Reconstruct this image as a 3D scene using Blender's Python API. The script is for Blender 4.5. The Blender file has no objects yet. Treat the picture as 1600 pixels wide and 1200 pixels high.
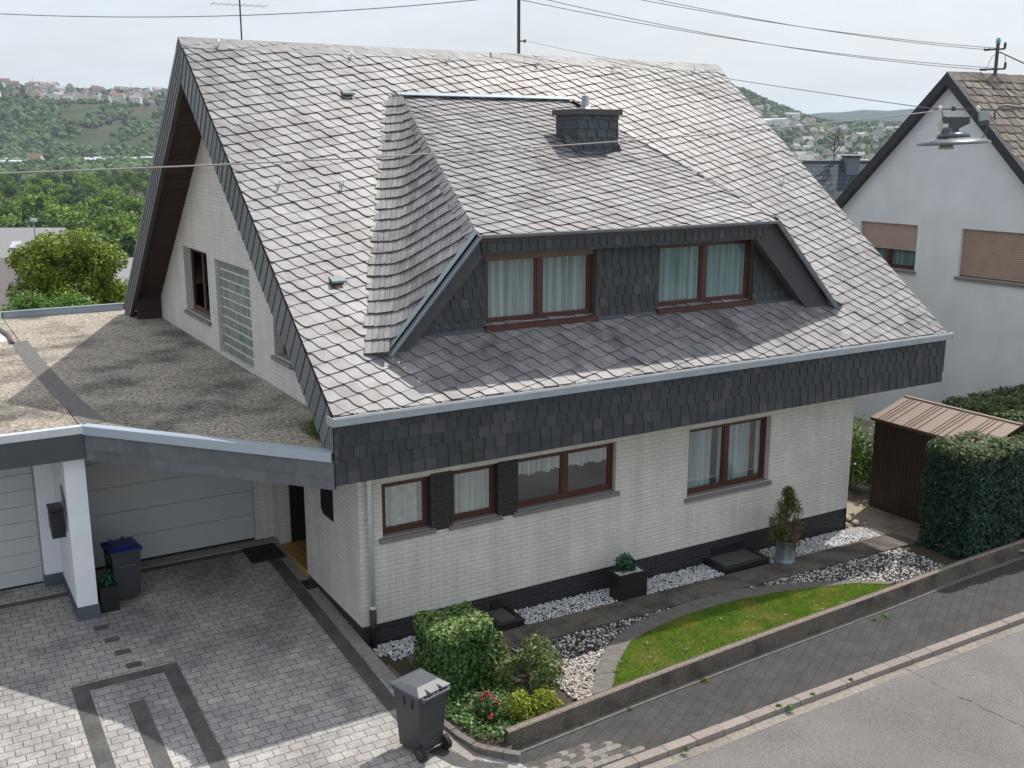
import bpy, math, random
import numpy as np
from mathutils import Matrix, Vector
random.seed(7); rng = np.random.default_rng(7)
S = bpy.context.scene; COL = S.collection

# ------------------------------------------------------------------ camera, sky, sun, exposure
F, CX, CY, HY, VX = 1620., 800., 600., 228., 3600.
_p = math.atan((CY-HY)/F); _th = math.atan((VX-CX)/(F/math.cos(_p)))
FW = np.array([math.cos(_th)*math.cos(_p), math.sin(_th)*math.cos(_p), -math.sin(_p)])
RT = np.array([math.sin(_th), -math.cos(_th), 0.]); UP = np.cross(RT, FW)
CAM = np.array([-5.59, -13.98, 7.6])
cam = bpy.data.cameras.new('camera'); cam.sensor_width = 36; cam.lens = 36*F/1600; cam.clip_start = .1; cam.clip_end = 20000
co = bpy.data.objects.new('camera', cam); COL.objects.link(co)
co.matrix_world = Matrix(((RT[0], UP[0], -FW[0], CAM[0]), (RT[1], UP[1], -FW[1], CAM[1]), (RT[2], UP[2], -FW[2], CAM[2]), (0, 0, 0, 1)))
S.camera = co
SUN = np.array([.59, .228, 1.]); SUN /= np.linalg.norm(SUN)
sl = bpy.data.lights.new('sun', 'SUN'); sl.energy = 4.4; sl.angle = math.radians(.6); sl.color = (1, .945, .87)
so = bpy.data.objects.new('sun', sl); COL.objects.link(so)
so.rotation_euler = Vector(SUN).to_track_quat('Z', 'Y').to_euler(); so.location = (20, 0, 40)
w = bpy.data.worlds.new('World'); S.world = w; w.use_nodes = True
nt = w.node_tree; nt.nodes.clear()
def N(t, ty, **k):
    n = t.nodes.new(ty)
    for a, b in k.items():
        if hasattr(n, a): setattr(n, a, b)
    return n
wo = N(nt, 'ShaderNodeOutputWorld'); bg = N(nt, 'ShaderNodeBackground'); sky = N(nt, 'ShaderNodeTexSky')
sky.sky_type = 'NISHITA'; sky.sun_disc = False; sky.sun_elevation = math.asin(SUN[2]); sky.sun_rotation = math.atan2(SUN[0], SUN[1])
sky.air_density = 1.2; sky.dust_density = 3.5; sky.ozone_density = 1.5
bg.inputs[1].default_value = .1
tc = N(nt, 'ShaderNodeTexCoord'); mp = N(nt, 'ShaderNodeMapping'); mp.inputs['Scale'].default_value = (1, 1, 4.5)
nz = N(nt, 'ShaderNodeTexNoise'); nz.inputs['Scale'].default_value = 2.6; nz.inputs['Detail'].default_value = 6; nz.inputs['Roughness'].default_value = .6
rp = N(nt, 'ShaderNodeMapRange'); rp.inputs['From Min'].default_value = .3; rp.inputs['From Max'].default_value = .75; rp.inputs['To Min'].default_value = .62; rp.inputs['To Max'].default_value = .97
mx = N(nt, 'ShaderNodeMixRGB'); mx.inputs[2].default_value = (9.5, 10.1, 10.8, 1)
L = nt.links.new
L(tc.outputs['Generated'], mp.inputs[0]); L(mp.outputs[0], nz.inputs['Vector']); L(nz.outputs['Fac'], rp.inputs[0]); L(rp.outputs[0], mx.inputs[0])
L(sky.outputs[0], mx.inputs[1]); L(mx.outputs[0], bg.inputs[0]); L(bg.outputs[0], wo.inputs[0])
S.view_settings.view_transform = 'Standard'; S.view_settings.look = 'None'; S.view_settings.exposure = 0; S.view_settings.gamma = 1
S.render.engine = 'CYCLES'; S.cycles.max_bounces = 6; S.cycles.diffuse_bounces = 3; S.cycles.glossy_bounces = 3; S.cycles.transparent_max_bounces = 8
S.cycles.volume_bounces = 0; S.cycles.use_denoising = True

# ------------------------------------------------------------------ photo pixel -> place on a known plane
def ray(x, y): d = FW*F+RT*(x-CX)-UP*(y-CY); return d/np.linalg.norm(d)
def pz(x, y, z=0.): d = ray(x, y); return CAM+d*((z-CAM[2])/d[2])
def py_(x, y, v=0.): d = ray(x, y); return CAM+d*((v-CAM[1])/d[1])
def px_(x, y, v=0.): d = ray(x, y); return CAM+d*((v-CAM[0])/d[0])
def pd(x, y, dep): d = ray(x, y); return CAM+d*dep/(d@FW)
def pn(x, y, o, n): d = ray(x, y); o = np.asarray(o, float); n = np.asarray(n, float); return CAM+d*(((o-CAM)@n)/(d@n))
def pj(P): q = np.asarray(P, float)-CAM; z = q@FW; return CX+F*(q@RT)/z, CY-F*(q@UP)/z, z

# ------------------------------------------------------------------ materials
def tree_mat(name):
    m = bpy.data.materials.new(name); m.use_nodes = True; t = m.node_tree
    return m, t, t.nodes['Principled BSDF'], t.links.new
def mul(t, a, f):           # colour * scalar socket
    n = N(t, 'ShaderNodeMixRGB', blend_type='MULTIPLY'); n.inputs[0].default_value = 1
    t.links.new(a, n.inputs[1]); t.links.new(f, n.inputs[2]); return n.outputs[0]
def rng_map(t, s, a, b, c, d):
    n = N(t, 'ShaderNodeMapRange'); t.links.new(s, n.inputs[0])
    for i, v in enumerate((a, b, c, d)): n.inputs[i+1].default_value = v
    return n.outputs[0]
def noise(t, scale, detail=4, vec=None, rough=.55, obj=False):
    n = N(t, 'ShaderNodeTexNoise'); n.inputs['Scale'].default_value = scale; n.inputs['Detail'].default_value = detail; n.inputs['Roughness'].default_value = rough
    if vec is None:
        vec = N(t, 'ShaderNodeTexCoord').outputs['Object'] if obj else N(t, 'ShaderNodeNewGeometry').outputs['Position']
    t.links.new(vec, n.inputs['Vector']); return n.outputs['Fac']
def mat(name, col, rough=.7, var=None, c2=None, c2n=(1., .45, .6), bump=None, rnd=0., metal=0., spec=.5, obj=False, rnd2=None, trans=None, streak=None):
    """var=(scale,amount) brightness noise; c2 second colour by noise c2n=(scale,lo,hi); rnd per-face variation; rnd2 colour for high rnd"""
    m, t, b, L = tree_mat(name)
    rgb = N(t, 'ShaderNodeRGB'); rgb.outputs[0].default_value = (*col, 1); s = rgb.outputs[0]
    if c2 is not None:
        f = rng_map(t, noise(t, c2n[0], 5, obj=obj), c2n[1], c2n[2], 0, 1)
        n = N(t, 'ShaderNodeMixRGB'); L(f, n.inputs[0]); L(s, n.inputs[1]); n.inputs[2].default_value = (*c2, 1); s = n.outputs[0]
    if rnd or rnd2:
        a = N(t, 'ShaderNodeAttribute', attribute_name='rnd').outputs['Fac']
        if rnd2:
            f = rng_map(t, a, rnd2[1], rnd2[2], 0, 1); n = N(t, 'ShaderNodeMixRGB'); L(f, n.inputs[0]); L(s, n.inputs[1]); n.inputs[2].default_value = (*rnd2[0], 1); s = n.outputs[0]
        if rnd: s = mul(t, s, rng_map(t, a, 0, 1, 1-rnd, 1+rnd))
    if var: s = mul(t, s, rng_map(t, noise(t, var[0], 6, obj=obj), .25, .75, 1-var[1], 1+var[1]))
    if streak:
        mpn = N(t, 'ShaderNodeMapping'); mpn.inputs['Scale'].default_value = streak[0]
        L(N(t, 'ShaderNodeNewGeometry').outputs['Position'], mpn.inputs[0])
        s = mul(t, s, rng_map(t, noise(t, 1., 5, mpn.outputs[0]), .35, .7, 1-streak[1], 1+streak[1]*.4))
    L(s, b.inputs['Base Color']); b.inputs['Roughness'].default_value = rough; b.inputs['Metallic'].default_value = metal
    b.inputs['Specular IOR Level'].default_value = spec
    if bump:
        bn = N(t, 'ShaderNodeBump'); bn.inputs['Strength'].default_value = bump[1]; bn.inputs['Distance'].default_value = bump[2] if len(bump) > 2 else .01
        L(noise(t, bump[0], 5, obj=obj), bn.inputs['Height']); L(bn.outputs[0], b.inputs['Normal'])
    if trans:
        ts = N(t, 'ShaderNodeBsdfTranslucent'); L(s, ts.inputs[0]); ms = N(t, 'ShaderNodeMixShader'); ms.inputs[0].default_value = trans
        L(b.outputs[0], ms.inputs[1]); L(ts.outputs[0], ms.inputs[2]); L(ms.outputs[0], t.nodes['Material Output'].inputs[0])
    return m
def brick(name, c1, c2, mortar, bw, bh, ms, axes='xz', rough=.75, bumpd=.004, off=.5, var=None, squash=None, spec=.3, rot=0., patch=None, stain=0., streak=None):
    m, t, b, L = tree_mat(name)
    sp = N(t, 'ShaderNodeSeparateXYZ'); L(N(t, 'ShaderNodeNewGeometry').outputs['Position'], sp.inputs[0])
    cb = N(t, 'ShaderNodeCombineXYZ'); idx = {'x': 0, 'y': 1, 'z': 2}
    L(sp.outputs[idx[axes[0]]], cb.inputs[0]); L(sp.outputs[idx[axes[1]]], cb.inputs[1])
    v = cb.outputs[0]
    if rot:
        mp = N(t, 'ShaderNodeMapping'); mp.inputs['Rotation'].default_value = (0, 0, rot); L(v, mp.inputs[0]); v = mp.outputs[0]
    k = N(t, 'ShaderNodeTexBrick'); k.offset = off; L(v, k.inputs['Vector'])
    k.inputs['Color1'].default_value = (*c1, 1); k.inputs['Color2'].default_value = (*c2, 1); k.inputs['Mortar'].default_value = (*mortar, 1)
    k.inputs['Scale'].default_value = 1; k.inputs['Mortar Size'].default_value = ms; k.inputs['Mortar Smooth'].default_value = .3
    k.inputs['Brick Width'].default_value = bw; k.inputs['Row Height'].default_value = bh
    s = k.outputs['Color']
    if patch:
        f = rng_map(t, noise(t, patch[1], 5), patch[2], patch[3], 0, 1); n = N(t, 'ShaderNodeMixRGB'); L(f, n.inputs[0]); L(s, n.inputs[1])
        n2 = N(t, 'ShaderNodeMixRGB', blend_type='MULTIPLY'); n2.inputs[0].default_value = 1; L(s, n2.inputs[1]); n2.inputs[2].default_value = (*patch[0], 1); L(n2.outputs[0], n.inputs[2]); s = n.outputs[0]
    if var: s = mul(t, s, rng_map(t, noise(t, var[0], 6), .25, .75, 1-var[1], 1+var[1]))
    if stain: s = mul(t, s, rng_map(t, noise(t, 2.3, 8, rough=.7), .35, .65, 1-stain, 1+stain))
    if streak:
        mpn = N(t, 'ShaderNodeMapping'); mpn.inputs['Scale'].default_value = streak[0]; L(N(t, 'ShaderNodeNewGeometry').outputs['Position'], mpn.inputs[0])
        s = mul(t, s, rng_map(t, noise(t, 1., 6, mpn.outputs[0], .65), .38, .7, 1+streak[1]*.3, 1-streak[1]))
    L(s, b.inputs['Base Color']); b.inputs['Roughness'].default_value = rough; b.inputs['Specular IOR Level'].default_value = spec
    inv = rng_map(t, k.outputs['Fac'], 0, 1, 1, 0)
    bn = N(t, 'ShaderNodeBump'); bn.inputs['Strength'].default_value = .8; bn.inputs['Distance'].default_value = bumpd
    L(inv, bn.inputs['Height'])
    bn2 = N(t, 'ShaderNodeBump'); bn2.inputs['Strength'].default_value = .25; bn2.inputs['Distance'].default_value = .004
    L(noise(t, 90, 4), bn2.inputs['Height']); L(bn.outputs[0], bn2.inputs['Normal']); L(bn2.outputs[0], b.inputs['Normal'])
    return m
def glass(name, tint, refl=.12):
    m, t, b, L = tree_mat(name); t.nodes.remove(b)
    tr = N(t, 'ShaderNodeBsdfTransparent'); tr.inputs[0].default_value = (*tint, 1)
    gl = N(t, 'ShaderNodeBsdfGlossy'); gl.inputs['Roughness'].default_value = .02; gl.inputs[0].default_value = (.95, .97, 1, 1)
    fr = N(t, 'ShaderNodeFresnel'); fr.inputs[0].default_value = 1.5
    f = rng_map(t, fr.outputs[0], 0, 1, refl, 1)
    ms = N(t, 'ShaderNodeMixShader'); ge = N(t, 'ShaderNodeNewGeometry'); bk = N(t, 'ShaderNodeMath', operation='MULTIPLY'); iv = N(t, 'ShaderNodeMath', operation='SUBTRACT'); iv.inputs[0].default_value = 1; L(ge.outputs['Backfacing'], iv.inputs[1]); L(f, bk.inputs[0]); L(iv.outputs[0], bk.inputs[1]); L(bk.outputs[0], ms.inputs[0]); L(tr.outputs[0], ms.inputs[1]); L(gl.outputs[0], ms.inputs[2]); L(ms.outputs[0], t.nodes['Material Output'].inputs[0])
    return m
M = {}
M['slate'] = mat('roof_slate', (.242, .232, .238), .54, var=(6, .22), c2=(.118, .106, .108), c2n=(1.6, .50, .70), rnd=.2, bump=(40, .3, .004), spec=.52, rnd2=((.15, .141, .143), .84, 1.0), streak=((2.2, .5, .5), .16))
M['slate_edge'] = mat('slate_edge', (.085, .074, .074), .9)
M['slate_dark'] = mat('wall_slate', (.033, .040, .045), .5, var=(9, .15), rnd=.2, bump=(40, .2, .003), spec=.45, rnd2=((.052, .05, .056), .86, .95))
M['slate_verge'] = mat('verge_slate', (.125, .138, .148), .5, var=(9, .12), rnd=.16, spec=.5)
M['slate_grey'] = mat('carport_slate', (.115, .122, .13), .55, var=(5, .18), rnd=.14)
M['zinc'] = mat('zinc', (.62, .66, .70), .42, var=(6, .1), metal=.35)
M['zinc_dark'] = mat('zinc_weathered', (.24, .275, .30), .5, var=(8, .12), metal=.3)
M['lead'] = mat('lead_flashing', (.07, .082, .095), .55, var=(6, .2), metal=.2)
M['clinker'] = brick('white_clinker', (.645, .63, .585), (.61, .595, .552), (.495, .48, .44), .24, .076, .006, 'xz', var=(1.6, .07), streak=((3.5, 3.5, .5), .12))
M['clinker_y'] = brick('white_clinker_side', (.645, .63, .585), (.61, .595, .552), (.495, .48, .44), .24, .076, .006, 'yz', var=(1.6, .07), streak=((3.5, 3.5, .5), .12))
M['dark_clinker'] = brick('dark_clinker', (.03, .031, .035), (.022, .023, .026), (.05, .05, .052), .25, .075, .008, 'xz', rough=.5)
M['dark_clinker_y'] = brick('dark_clinker_side', (.03, .031, .035), (.022, .023, .026), (.05, .05, .052), .25, .075, .008, 'yz', rough=.5)
M['brown_brick'] = brick('brown_brick', (.17, .14, .11), (.14, .115, .09), (.1, .09, .08), .24, .08, .008, 'yz')
M['wood'] = mat('brown_window_wood', (.075, .024, .016), .38, var=(14, .2), streak=((3, 3, 60), .2))
M['soffit'] = mat('brown_soffit_board', (.042, .021, .016), .6, streak=((1, .6, 9), .4))
M['beige'] = mat('beige_soffit', (.50, .44, .30), .7, var=(3, .06))
M['sill'] = mat('stone_sill', (.2, .185, .18), .7, var=(30, .2))
M['curtain'] = mat('sheer_curtain', (.60, .72, .75), .9, trans=.35, streak=((11, 11, .25), .45))  # vertical streaks put fold shade and reflections into the sheer's colour
M['curtain_white'] = mat('white_curtain', (.8, .83, .82), .9, trans=.3, streak=((12, 12, .3), .25))  # streaks paint darker folds into the white cloth
M['lace'] = mat('lace_curtain', (.78, .8, .76), .9, var=(9, .18), trans=.3)
M['glass'] = glass('window_glass', (.86, .9, .9), .11)
M['glass_blue'] = glass('tinted_pane', (.7, .82, .84), .12)
M['dark_room'] = mat('room_behind', (.09, .078, .07), .8)
M['shutter'] = mat('beige_shutter', (.47, .36, .3), .6, var=(2, .08))
M['shutter_br'] = mat('brown_shutter', (.17, .11, .075), .6)
M['glassblock'] = mat('glass_block', (.2, .235, .22), .25, rnd=.25, var=(16, .2), bump=(25, .5, .01), spec=.7)
M['mortar'] = mat('block_joint', (.7, .7, .66), .8)
M['black'] = mat('black_panel', (.014, .014, .016), .4)
M['anthracite'] = mat('anthracite_plastic', (.042, .046, .052), .42, var=(12, .12), spec=.5)
M['bin_lid'] = mat('bin_lid_grey', (.095, .103, .115), .5, var=(10, .15))
M['blue'] = mat('blue_lid', (.01, .022, .13), .38)
M['rubber'] = mat('rubber', (.015, .015, .015), .75)
M['render_white'] = mat('white_render', (.78, .81, .85), .85, var=(3, .04), bump=(140, .25, .004))
M['door_white'] = mat('white_door_panel', (.5, .52, .53), .5, var=(2, .04))
M['door_joint'] = mat('door_groove', (.3, .31, .31), .6)
M['band_grey'] = mat('grey_painted_base', (.085, .1, .12), .65, var=(4, .1))
M['fascia_dark'] = mat('anthracite_fascia', (.06, .072, .082), .55, var=(3, .12))
M['ochre'] = mat('ochre_tile', (.36, .22, .06), .5, var=(9, .3))
M['gravelroof'] = mat('gravel_roof', (.42, .365, .305), .95, var=(17, .9), c2=(.14, .128, .112), c2n=(.75, .47, .66), bump=(40, 1, .05))
M['bitumen'] = mat('bitumen_strip', (.13, .125, .12), .85, var=(10, .3))
M['membrane'] = mat('pale_membrane', (.62, .58, .55), .8, var=(4, .12))
M['asphalt'] = mat('asphalt', (.175, .164, .158), .9, var=(42, .45), c2=(.135, .128, .125), c2n=(.6, .42, .66), bump=(160, .6, .006))
M['crack'] = mat('asphalt_crack', (.03, .028, .026), 1)
M['kerbstone'] = mat('kerb_concrete', (.25, .215, .195), .85, var=(24, .22), rnd=.12, bump=(90, .4, .004))
M['gutterstone'] = mat('gutter_sett', (.23, .205, .18), .9, var=(16, .3), rnd=.15)
M['paver_dark'] = brick('pavement_blocks', (.066, .064, .062), (.055, .053, .052), (.042, .04, .038), .2, .165, .006, 'xy', var=(2.5, .2), rot=math.radians(-30), rough=.9)
M['paver_mix'] = mat('interlocking_block', (.1, .098, .094), .9, rnd=.25, rnd2=((.19, .172, .15), .5, .55), var=(30, .15))
M['drive'] = brick('driveway_pavers', (.40, .378, .36), (.32, .308, .30), (.11, .105, .098), .222, .152, .006, 'xy', rough=.82, bumpd=.006, var=(20, .22), patch=((.66, .67, .69), .75, .47, .63), stain=.16)
M['drive_dark'] = mat('dark_pavers', (.07, .07, .07), .85, var=(20, .25), c2=(.1, .098, .094), c2n=(3, .4, .6))
M['edging'] = mat('lawn_edging_stone', (.15, .138, .125), .9, var=(12, .25), bump=(120, .3, .003))
M['slab'] = mat('concrete_slab', (.28, .26, .235), .9, var=(12, .18), bump=(120, .3, .003))
M['washed'] = mat('exposed_aggregate', (.14, .12, .1), .95, var=(48, .75), c2=(.07, .06, .052), c2n=(2.2, .45, .65), bump=(110, 1, .012))
M['washed_top'] = mat('aggregate_coping', (.25, .205, .17), .95, var=(48, .7), bump=(110, 1, .012))
M['soil'] = mat('garden_soil', (.075, .058, .042), 1, var=(18, .4), bump=(40, 1, .03))
M['yard'] = mat('yard_gravel', (.36, .30, .235), 1, var=(28, .45), c2=(.2, .165, .125), c2n=(1.1, .45, .65), bump=(60, 1, .02))
M['pebble_w'] = mat('white_pebble', (.66, .67, .68), .7, rnd=.3, rnd2=((.42, .37, .31), .9, .96))
M['pebble_m'] = mat('mixed_pebble', (.07, .075, .085), .6, rnd=.2, rnd2=((.62, .58, .54), .5, .62))
M['pebble_p'] = mat('pale_pebble', (.42, .38, .345), .7, rnd=.4)
M['grass'] = mat('lawn_blade', (.18, .285, .024), .75, rnd=.4, var=(5, .25), c2=(.34, .33, .07), c2n=(1.5, .5, .68), trans=.35)
M['lawn_base'] = mat('lawn_ground', (.11, .17, .025), 1, c2=(.2, .2, .06), c2n=(1.5, .5, .7), var=(40, .3))
M['land'] = mat('meadow_ground', (.085, .115, .04), 1, var=(.02, .3), c2=(.14, .13, .06), c2n=(.008, .45, .6))
M['stucco'] = mat('neighbour_stucco', (.73, .765, .79), .9, var=(1.1, .06), streak=((1.1, 1.1, .5), .06), bump=(38, .6, .015))
M['nbr_roof'] = mat('lichen_slate', (.155, .13, .112), .9, var=(10, .35), rnd=.3, c2=(.27, .25, .21), c2n=(2.2, .55, .75), bump=(50, .5, .008))
M['nbr_verge'] = mat('dark_verge', (.03, .03, .038), .6)
M['blue_tile'] = brick('grey_roof_tiles', (.13, .155, .175), (.115, .138, .155), (.06, .07, .08), .30, .34, .025, 'xz', rough=.55, var=(.9, .2))
M['shed'] = mat('brown_sheet_metal', (.055, .035, .026), .5, var=(2, .15), streak=((2, 2, .4), .15))
M['shed_roof'] = mat('brown_metal_roof', (.225, .16, .13), .5, var=(2.5, .12))
M['shed_seam'] = mat('roof_seam', (.12, .07, .05), .6)
M['steel'] = mat('galvanised_steel', (.42, .43, .46), .4, metal=.6)
M['steel_dark'] = mat('dark_steel', (.075, .07, .085), .5, metal=.3)
M['wire'] = mat('wire', (.17, .16, .16), .6)
M['wire_pale'] = mat('pale_wire', (.3, .28, .26), .6)
M['porcelain'] = mat('insulator', (.7, .68, .66), .25)
M['insul_d'] = mat('brown_insulator', (.06, .05, .055), .3)
M['turq'] = mat('turquoise_cap', (.12, .42, .48), .5)
M['lamp_grey'] = mat('lamp_enamel', (.08, .095, .11), .4, var=(7, .12))
M['lamp_dark'] = mat('lamp_housing', (.06, .075, .085), .45)
M['lamp_glass'] = mat('lamp_lens', (.5, .46, .4), .25)
M['zincpot'] = mat('zinc_bucket', (.31, .37, .41), .35, metal=.5, streak=((14, 14, .8), .5))
M['ivy'] = mat('ivy_leaf', (.065, .135, .026), .36, rnd=.5, trans=.25, spec=.6)
M['ivy_top'] = mat('ivy_pale_lit_leaf', (.2, .29, .085), .34, rnd=.5, trans=.3, spec=.6)  # pale variegated top leaves, with sunlight put into the colour
M['shrub'] = mat('shrub_leaf', (.11, .17, .035), .42, rnd=.5, trans=.3, rnd2=((.2, .12, .03), .93, .96))
M['yellow'] = mat('golden_leaf', (.24, .29, .018), .5, rnd=.4, trans=.35)
M['azalea'] = mat('azalea_leaf', (.07, .15, .03), .5, rnd=.4, trans=.3)
M['bloom'] = mat('pink_bloom', (.5, .08, .13), .6, rnd=.4, trans=.3)
M['cover'] = mat('ground_cover_leaf', (.09, .175, .04), .45, rnd=.5, trans=.3)
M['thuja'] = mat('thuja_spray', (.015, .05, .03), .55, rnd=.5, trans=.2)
M['thuja_lit'] = mat('thuja_sunlit_tip', (.1, .145, .05), .6, rnd=.4, trans=.25)  # paler hedge-top tips, sunlight put into the leaf colour
M['conifer'] = mat('conifer_spray', (.1, .125, .025), .6, rnd=.4, trans=.25)
M['conifer_dry'] = mat('dry_conifer_spray', (.13, .075, .045), .8, rnd=.4)
M['planter'] = mat('planter_leaf', (.015, .1, .04), .4, rnd=.4, trans=.2)
M['bush_bright'] = mat('laurel_leaf', (.12, .24, .03), .4, rnd=.45, trans=.35)
M['bark'] = mat('bark', (.09, .07, .05), .95, var=(12, .3))
M['tree_leaf'] = mat('walnut_leaf', (.175, .255, .02), .5, rnd=.45, trans=.35, rnd2=((.22, .23, .03), .8, .95))
M['crown_a'] = mat('crown_mid_green', (.105, .185, .035), .8, rnd=.55, obj=True, trans=.2)
M['crown_b'] = mat('crown_dark_green', (.055, .11, .035), .8, rnd=.5, obj=True, trans=.15)
M['crown_c'] = mat('crown_light_green', (.17, .265, .04), .8, rnd=.5, obj=True, trans=.2)
M['far_wood'] = mat('far_wood', (.062, .105, .036), .9, rnd=.6)
M['house_w'] = mat('far_wall_white', (.72, .71, .69), .9)
M['house_c'] = mat('far_wall_cream', (.6, .52, .4), .9)
M['house_g'] = mat('far_wall_grey', (.42, .42, .44), .9)
M['roof_r'] = mat('far_roof_red', (.23, .125, .1), .9)
M['roof_d'] = mat('far_roof_dark', (.13, .115, .12), .8)
M['roof_g'] = mat('far_roof_grey', (.3, .29, .3), .8)
M['roof_w'] = mat('hall_roof_pale', (.5, .52, .55), .6)
M['win_dark'] = mat('far_window', (.07, .08, .1), .3)
M['leaf_brown'] = mat('dry_leaf', (.4, .2, .1), .8)
M['rock'] = mat('garden_rock', (.42, .36, .3), .9, var=(12, .25), bump=(20, .6, .02))

# ------------------------------------------------------------------ mesh builder
ORG = {}
class MB:
    def __init__(s): s.v = []; s.f = []; s.m = []; s.r = []
    def add(s, vs, fs, m=0, r=None):
        o = len(s.v); s.v += [tuple(map(float, p)) for p in vs]
        for f in fs:
            s.f.append(tuple(o+i for i in f)); s.m.append(m); s.r.append(random.random() if r is None else r)
        return s
    def quad(s, a, b, c, d, m=0, r=None): return s.add([a, b, c, d], [(0, 1, 2, 3)], m, r)
    def poly(s, pts, m=0, r=None): return s.add(pts, [tuple(range(len(pts)))], m, r)
    def obox(s, O, U, V, W, u0, u1, v0, v1, w0, w1, m=0, r=None):
        O, U, V, W = (np.asarray(a, float) for a in (O, U, V, W)); r = random.random() if r is None else r
        p = [O+U*a+V*b+W*c for c in (w0, w1) for b in (v0, v1) for a in (u0, u1)]
        return s.add(p, [(0, 2, 3, 1), (4, 5, 7, 6), (0, 1, 5, 4), (2, 6, 7, 3), (0, 4, 6, 2), (1, 3, 7, 5)], m, r)
    def box(s, x0, x1, y0, y1, z0, z1, m=0, r=None): return s.obox((0, 0, 0), (1, 0, 0), (0, 1, 0), (0, 0, 1), x0, x1, y0, y1, z0, z1, m, r)
    def prism(s, pts, h, m=0, mside=None):      # extrude a 3-D polygon along vector h
        pts = [np.asarray(p, float) for p in pts]; h = np.asarray(h, float); n = len(pts); r = random.random()
        s.add(pts+[p+h for p in pts], [tuple(range(n-1, -1, -1)), tuple(range(n, 2*n))], m, r)
        for i in range(n): s.quad(pts[i], pts[(i+1) % n], pts[(i+1) % n]+h, pts[i]+h, m if mside is None else mside, r)
        return s
    def tube(s, pts, rad, n=8, m=0, cap=True):
        pts = [np.asarray(p, float) for p in pts]; rad = [rad]*len(pts) if np.isscalar(rad) else rad; rings = []; r = random.random(); o = len(s.v)
        pa = None
        for i, p in enumerate(pts):
            d = pts[min(i+1, len(pts)-1)]-pts[max(i-1, 0)]; d = d/(np.linalg.norm(d)+1e-9)
            a = np.cross(d, (0, 0, 1.) if abs(d[2]) < .9 else (1., 0, 0)) if pa is None else pa-d*(pa@d)
            a /= np.linalg.norm(a)+1e-9; pa = a; b = np.cross(d, a)
            s.v += [tuple(p+rad[i]*(a*math.cos(t)+b*math.sin(t))) for t in np.linspace(0, 2*math.pi, n, endpoint=False)]
        for i in range(len(pts)-1):
            for k in range(n): s.f.append((o+i*n+k, o+i*n+(k+1) % n, o+(i+1)*n+(k+1) % n, o+(i+1)*n+k)); s.m.append(m); s.r.append(r)
        if cap:
            s.f.append(tuple(o+k for k in range(n-1, -1, -1))); s.m.append(m); s.r.append(r)
            e = o+(len(pts)-1)*n; s.f.append(tuple(e+k for k in range(n))); s.m.append(m); s.r.append(r)
        return s
    def lathe(s, c, prof, n=24, m=0, ax=(0, 0, 1)):
        c = np.asarray(c, float); ax = np.asarray(ax, float); ax /= np.linalg.norm(ax)
        a = np.cross(ax, (1., 0, 0) if abs(ax[0]) < .9 else (0, 1., 0)); a /= np.linalg.norm(a); b = np.cross(ax, a); o = len(s.v); r = random.random()
        for (R, h) in prof: s.v += [tuple(c+ax*h+R*(a*math.cos(t)+b*math.sin(t))) for t in np.linspace(0, 2*math.pi, n, endpoint=False)]
        for i in range(len(prof)-1):
            for k in range(n): s.f.append((o+i*n+k, o+i*n+(k+1) % n, o+(i+1)*n+(k+1) % n, o+(i+1)*n+k)); s.m.append(m); s.r.append(r)
        return s
    def arr(s, V, Fq, m=0, R=None):             # numpy bulk: V (n,3), faces list array (k,j)
        o = len(s.v); s.v += [tuple(p) for p in np.asarray(V).tolist()]; Fq = np.asarray(Fq)+o
        s.f += [tuple(f) for f in Fq.tolist()]; s.m += [m]*len(Fq); s.r += list(R if R is not None else rng.random(len(Fq)))
        return s
    def build(s, name, mats, parent=None, org=None, smooth=False, label=None, cat=None, group=None, kind=None, bev=0):
        if not isinstance(mats, (list, tuple)): mats = [mats]
        V = np.array(s.v)
        if parent is not None: org = ORG[parent.name]
        elif org is None: org = np.array([(V[:, 0].min()+V[:, 0].max())/2, (V[:, 1].min()+V[:, 1].max())/2, V[:, 2].min()])
        org = np.asarray(org, float); me = bpy.data.meshes.new(name); me.from_pydata((V-org).tolist(), [], s.f)
        for m in mats: me.materials.append(m if not isinstance(m, str) else M[m])
        me.polygons.foreach_set('material_index', s.m)
        at = me.attributes.new('rnd', 'FLOAT', 'FACE'); at.data.foreach_set('value', s.r)
        if smooth: me.polygons.foreach_set('use_smooth', [True]*len(s.f))
        me.update(); o = bpy.data.objects.new(name, me); COL.objects.link(o)
        if bev:
            b = o.modifiers.new('bevel', 'BEVEL'); b.width = bev; b.segments = 2; b.limit_method = 'ANGLE'
        if parent is not None: o.parent = parent
        else: o.location = org
        ORG[o.name] = org; tag(o, label, cat, group, kind); return o
def tag(o, label=None, cat=None, group=None, kind=None):
    for k, v in (('label', label), ('category', cat), ('group', group), ('kind', kind)):
        if v: o[k] = v
    return o
def empty(name, loc, label, cat, group=None):
    o = bpy.data.objects.new(name, None); COL.objects.link(o); o.location = loc; o.empty_display_size = .2; ORG[o.name] = np.asarray(loc, float)
    return tag(o, label, cat, group)
def copy_thing(o, loc, rz=0., sc=1., label=None, parent=None):
    c = o.copy(); COL.objects.link(c)
    if parent is None: c.location = loc; c.rotation_euler = (0, 0, rz); c.scale = (sc, sc, sc) if np.isscalar(sc) else sc
    else: c.parent = parent
    if label: c['label'] = label
    for ch in list(o.children): copy_thing(ch, None, parent=c)
    return c
X_, Y_, Z_ = np.eye(3)

# ------------------------------------------------------------------ ground heights
def gdrive(x, y): return .065+.07*y
def ggard(x, y=0): return -.05-.012*x

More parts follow.
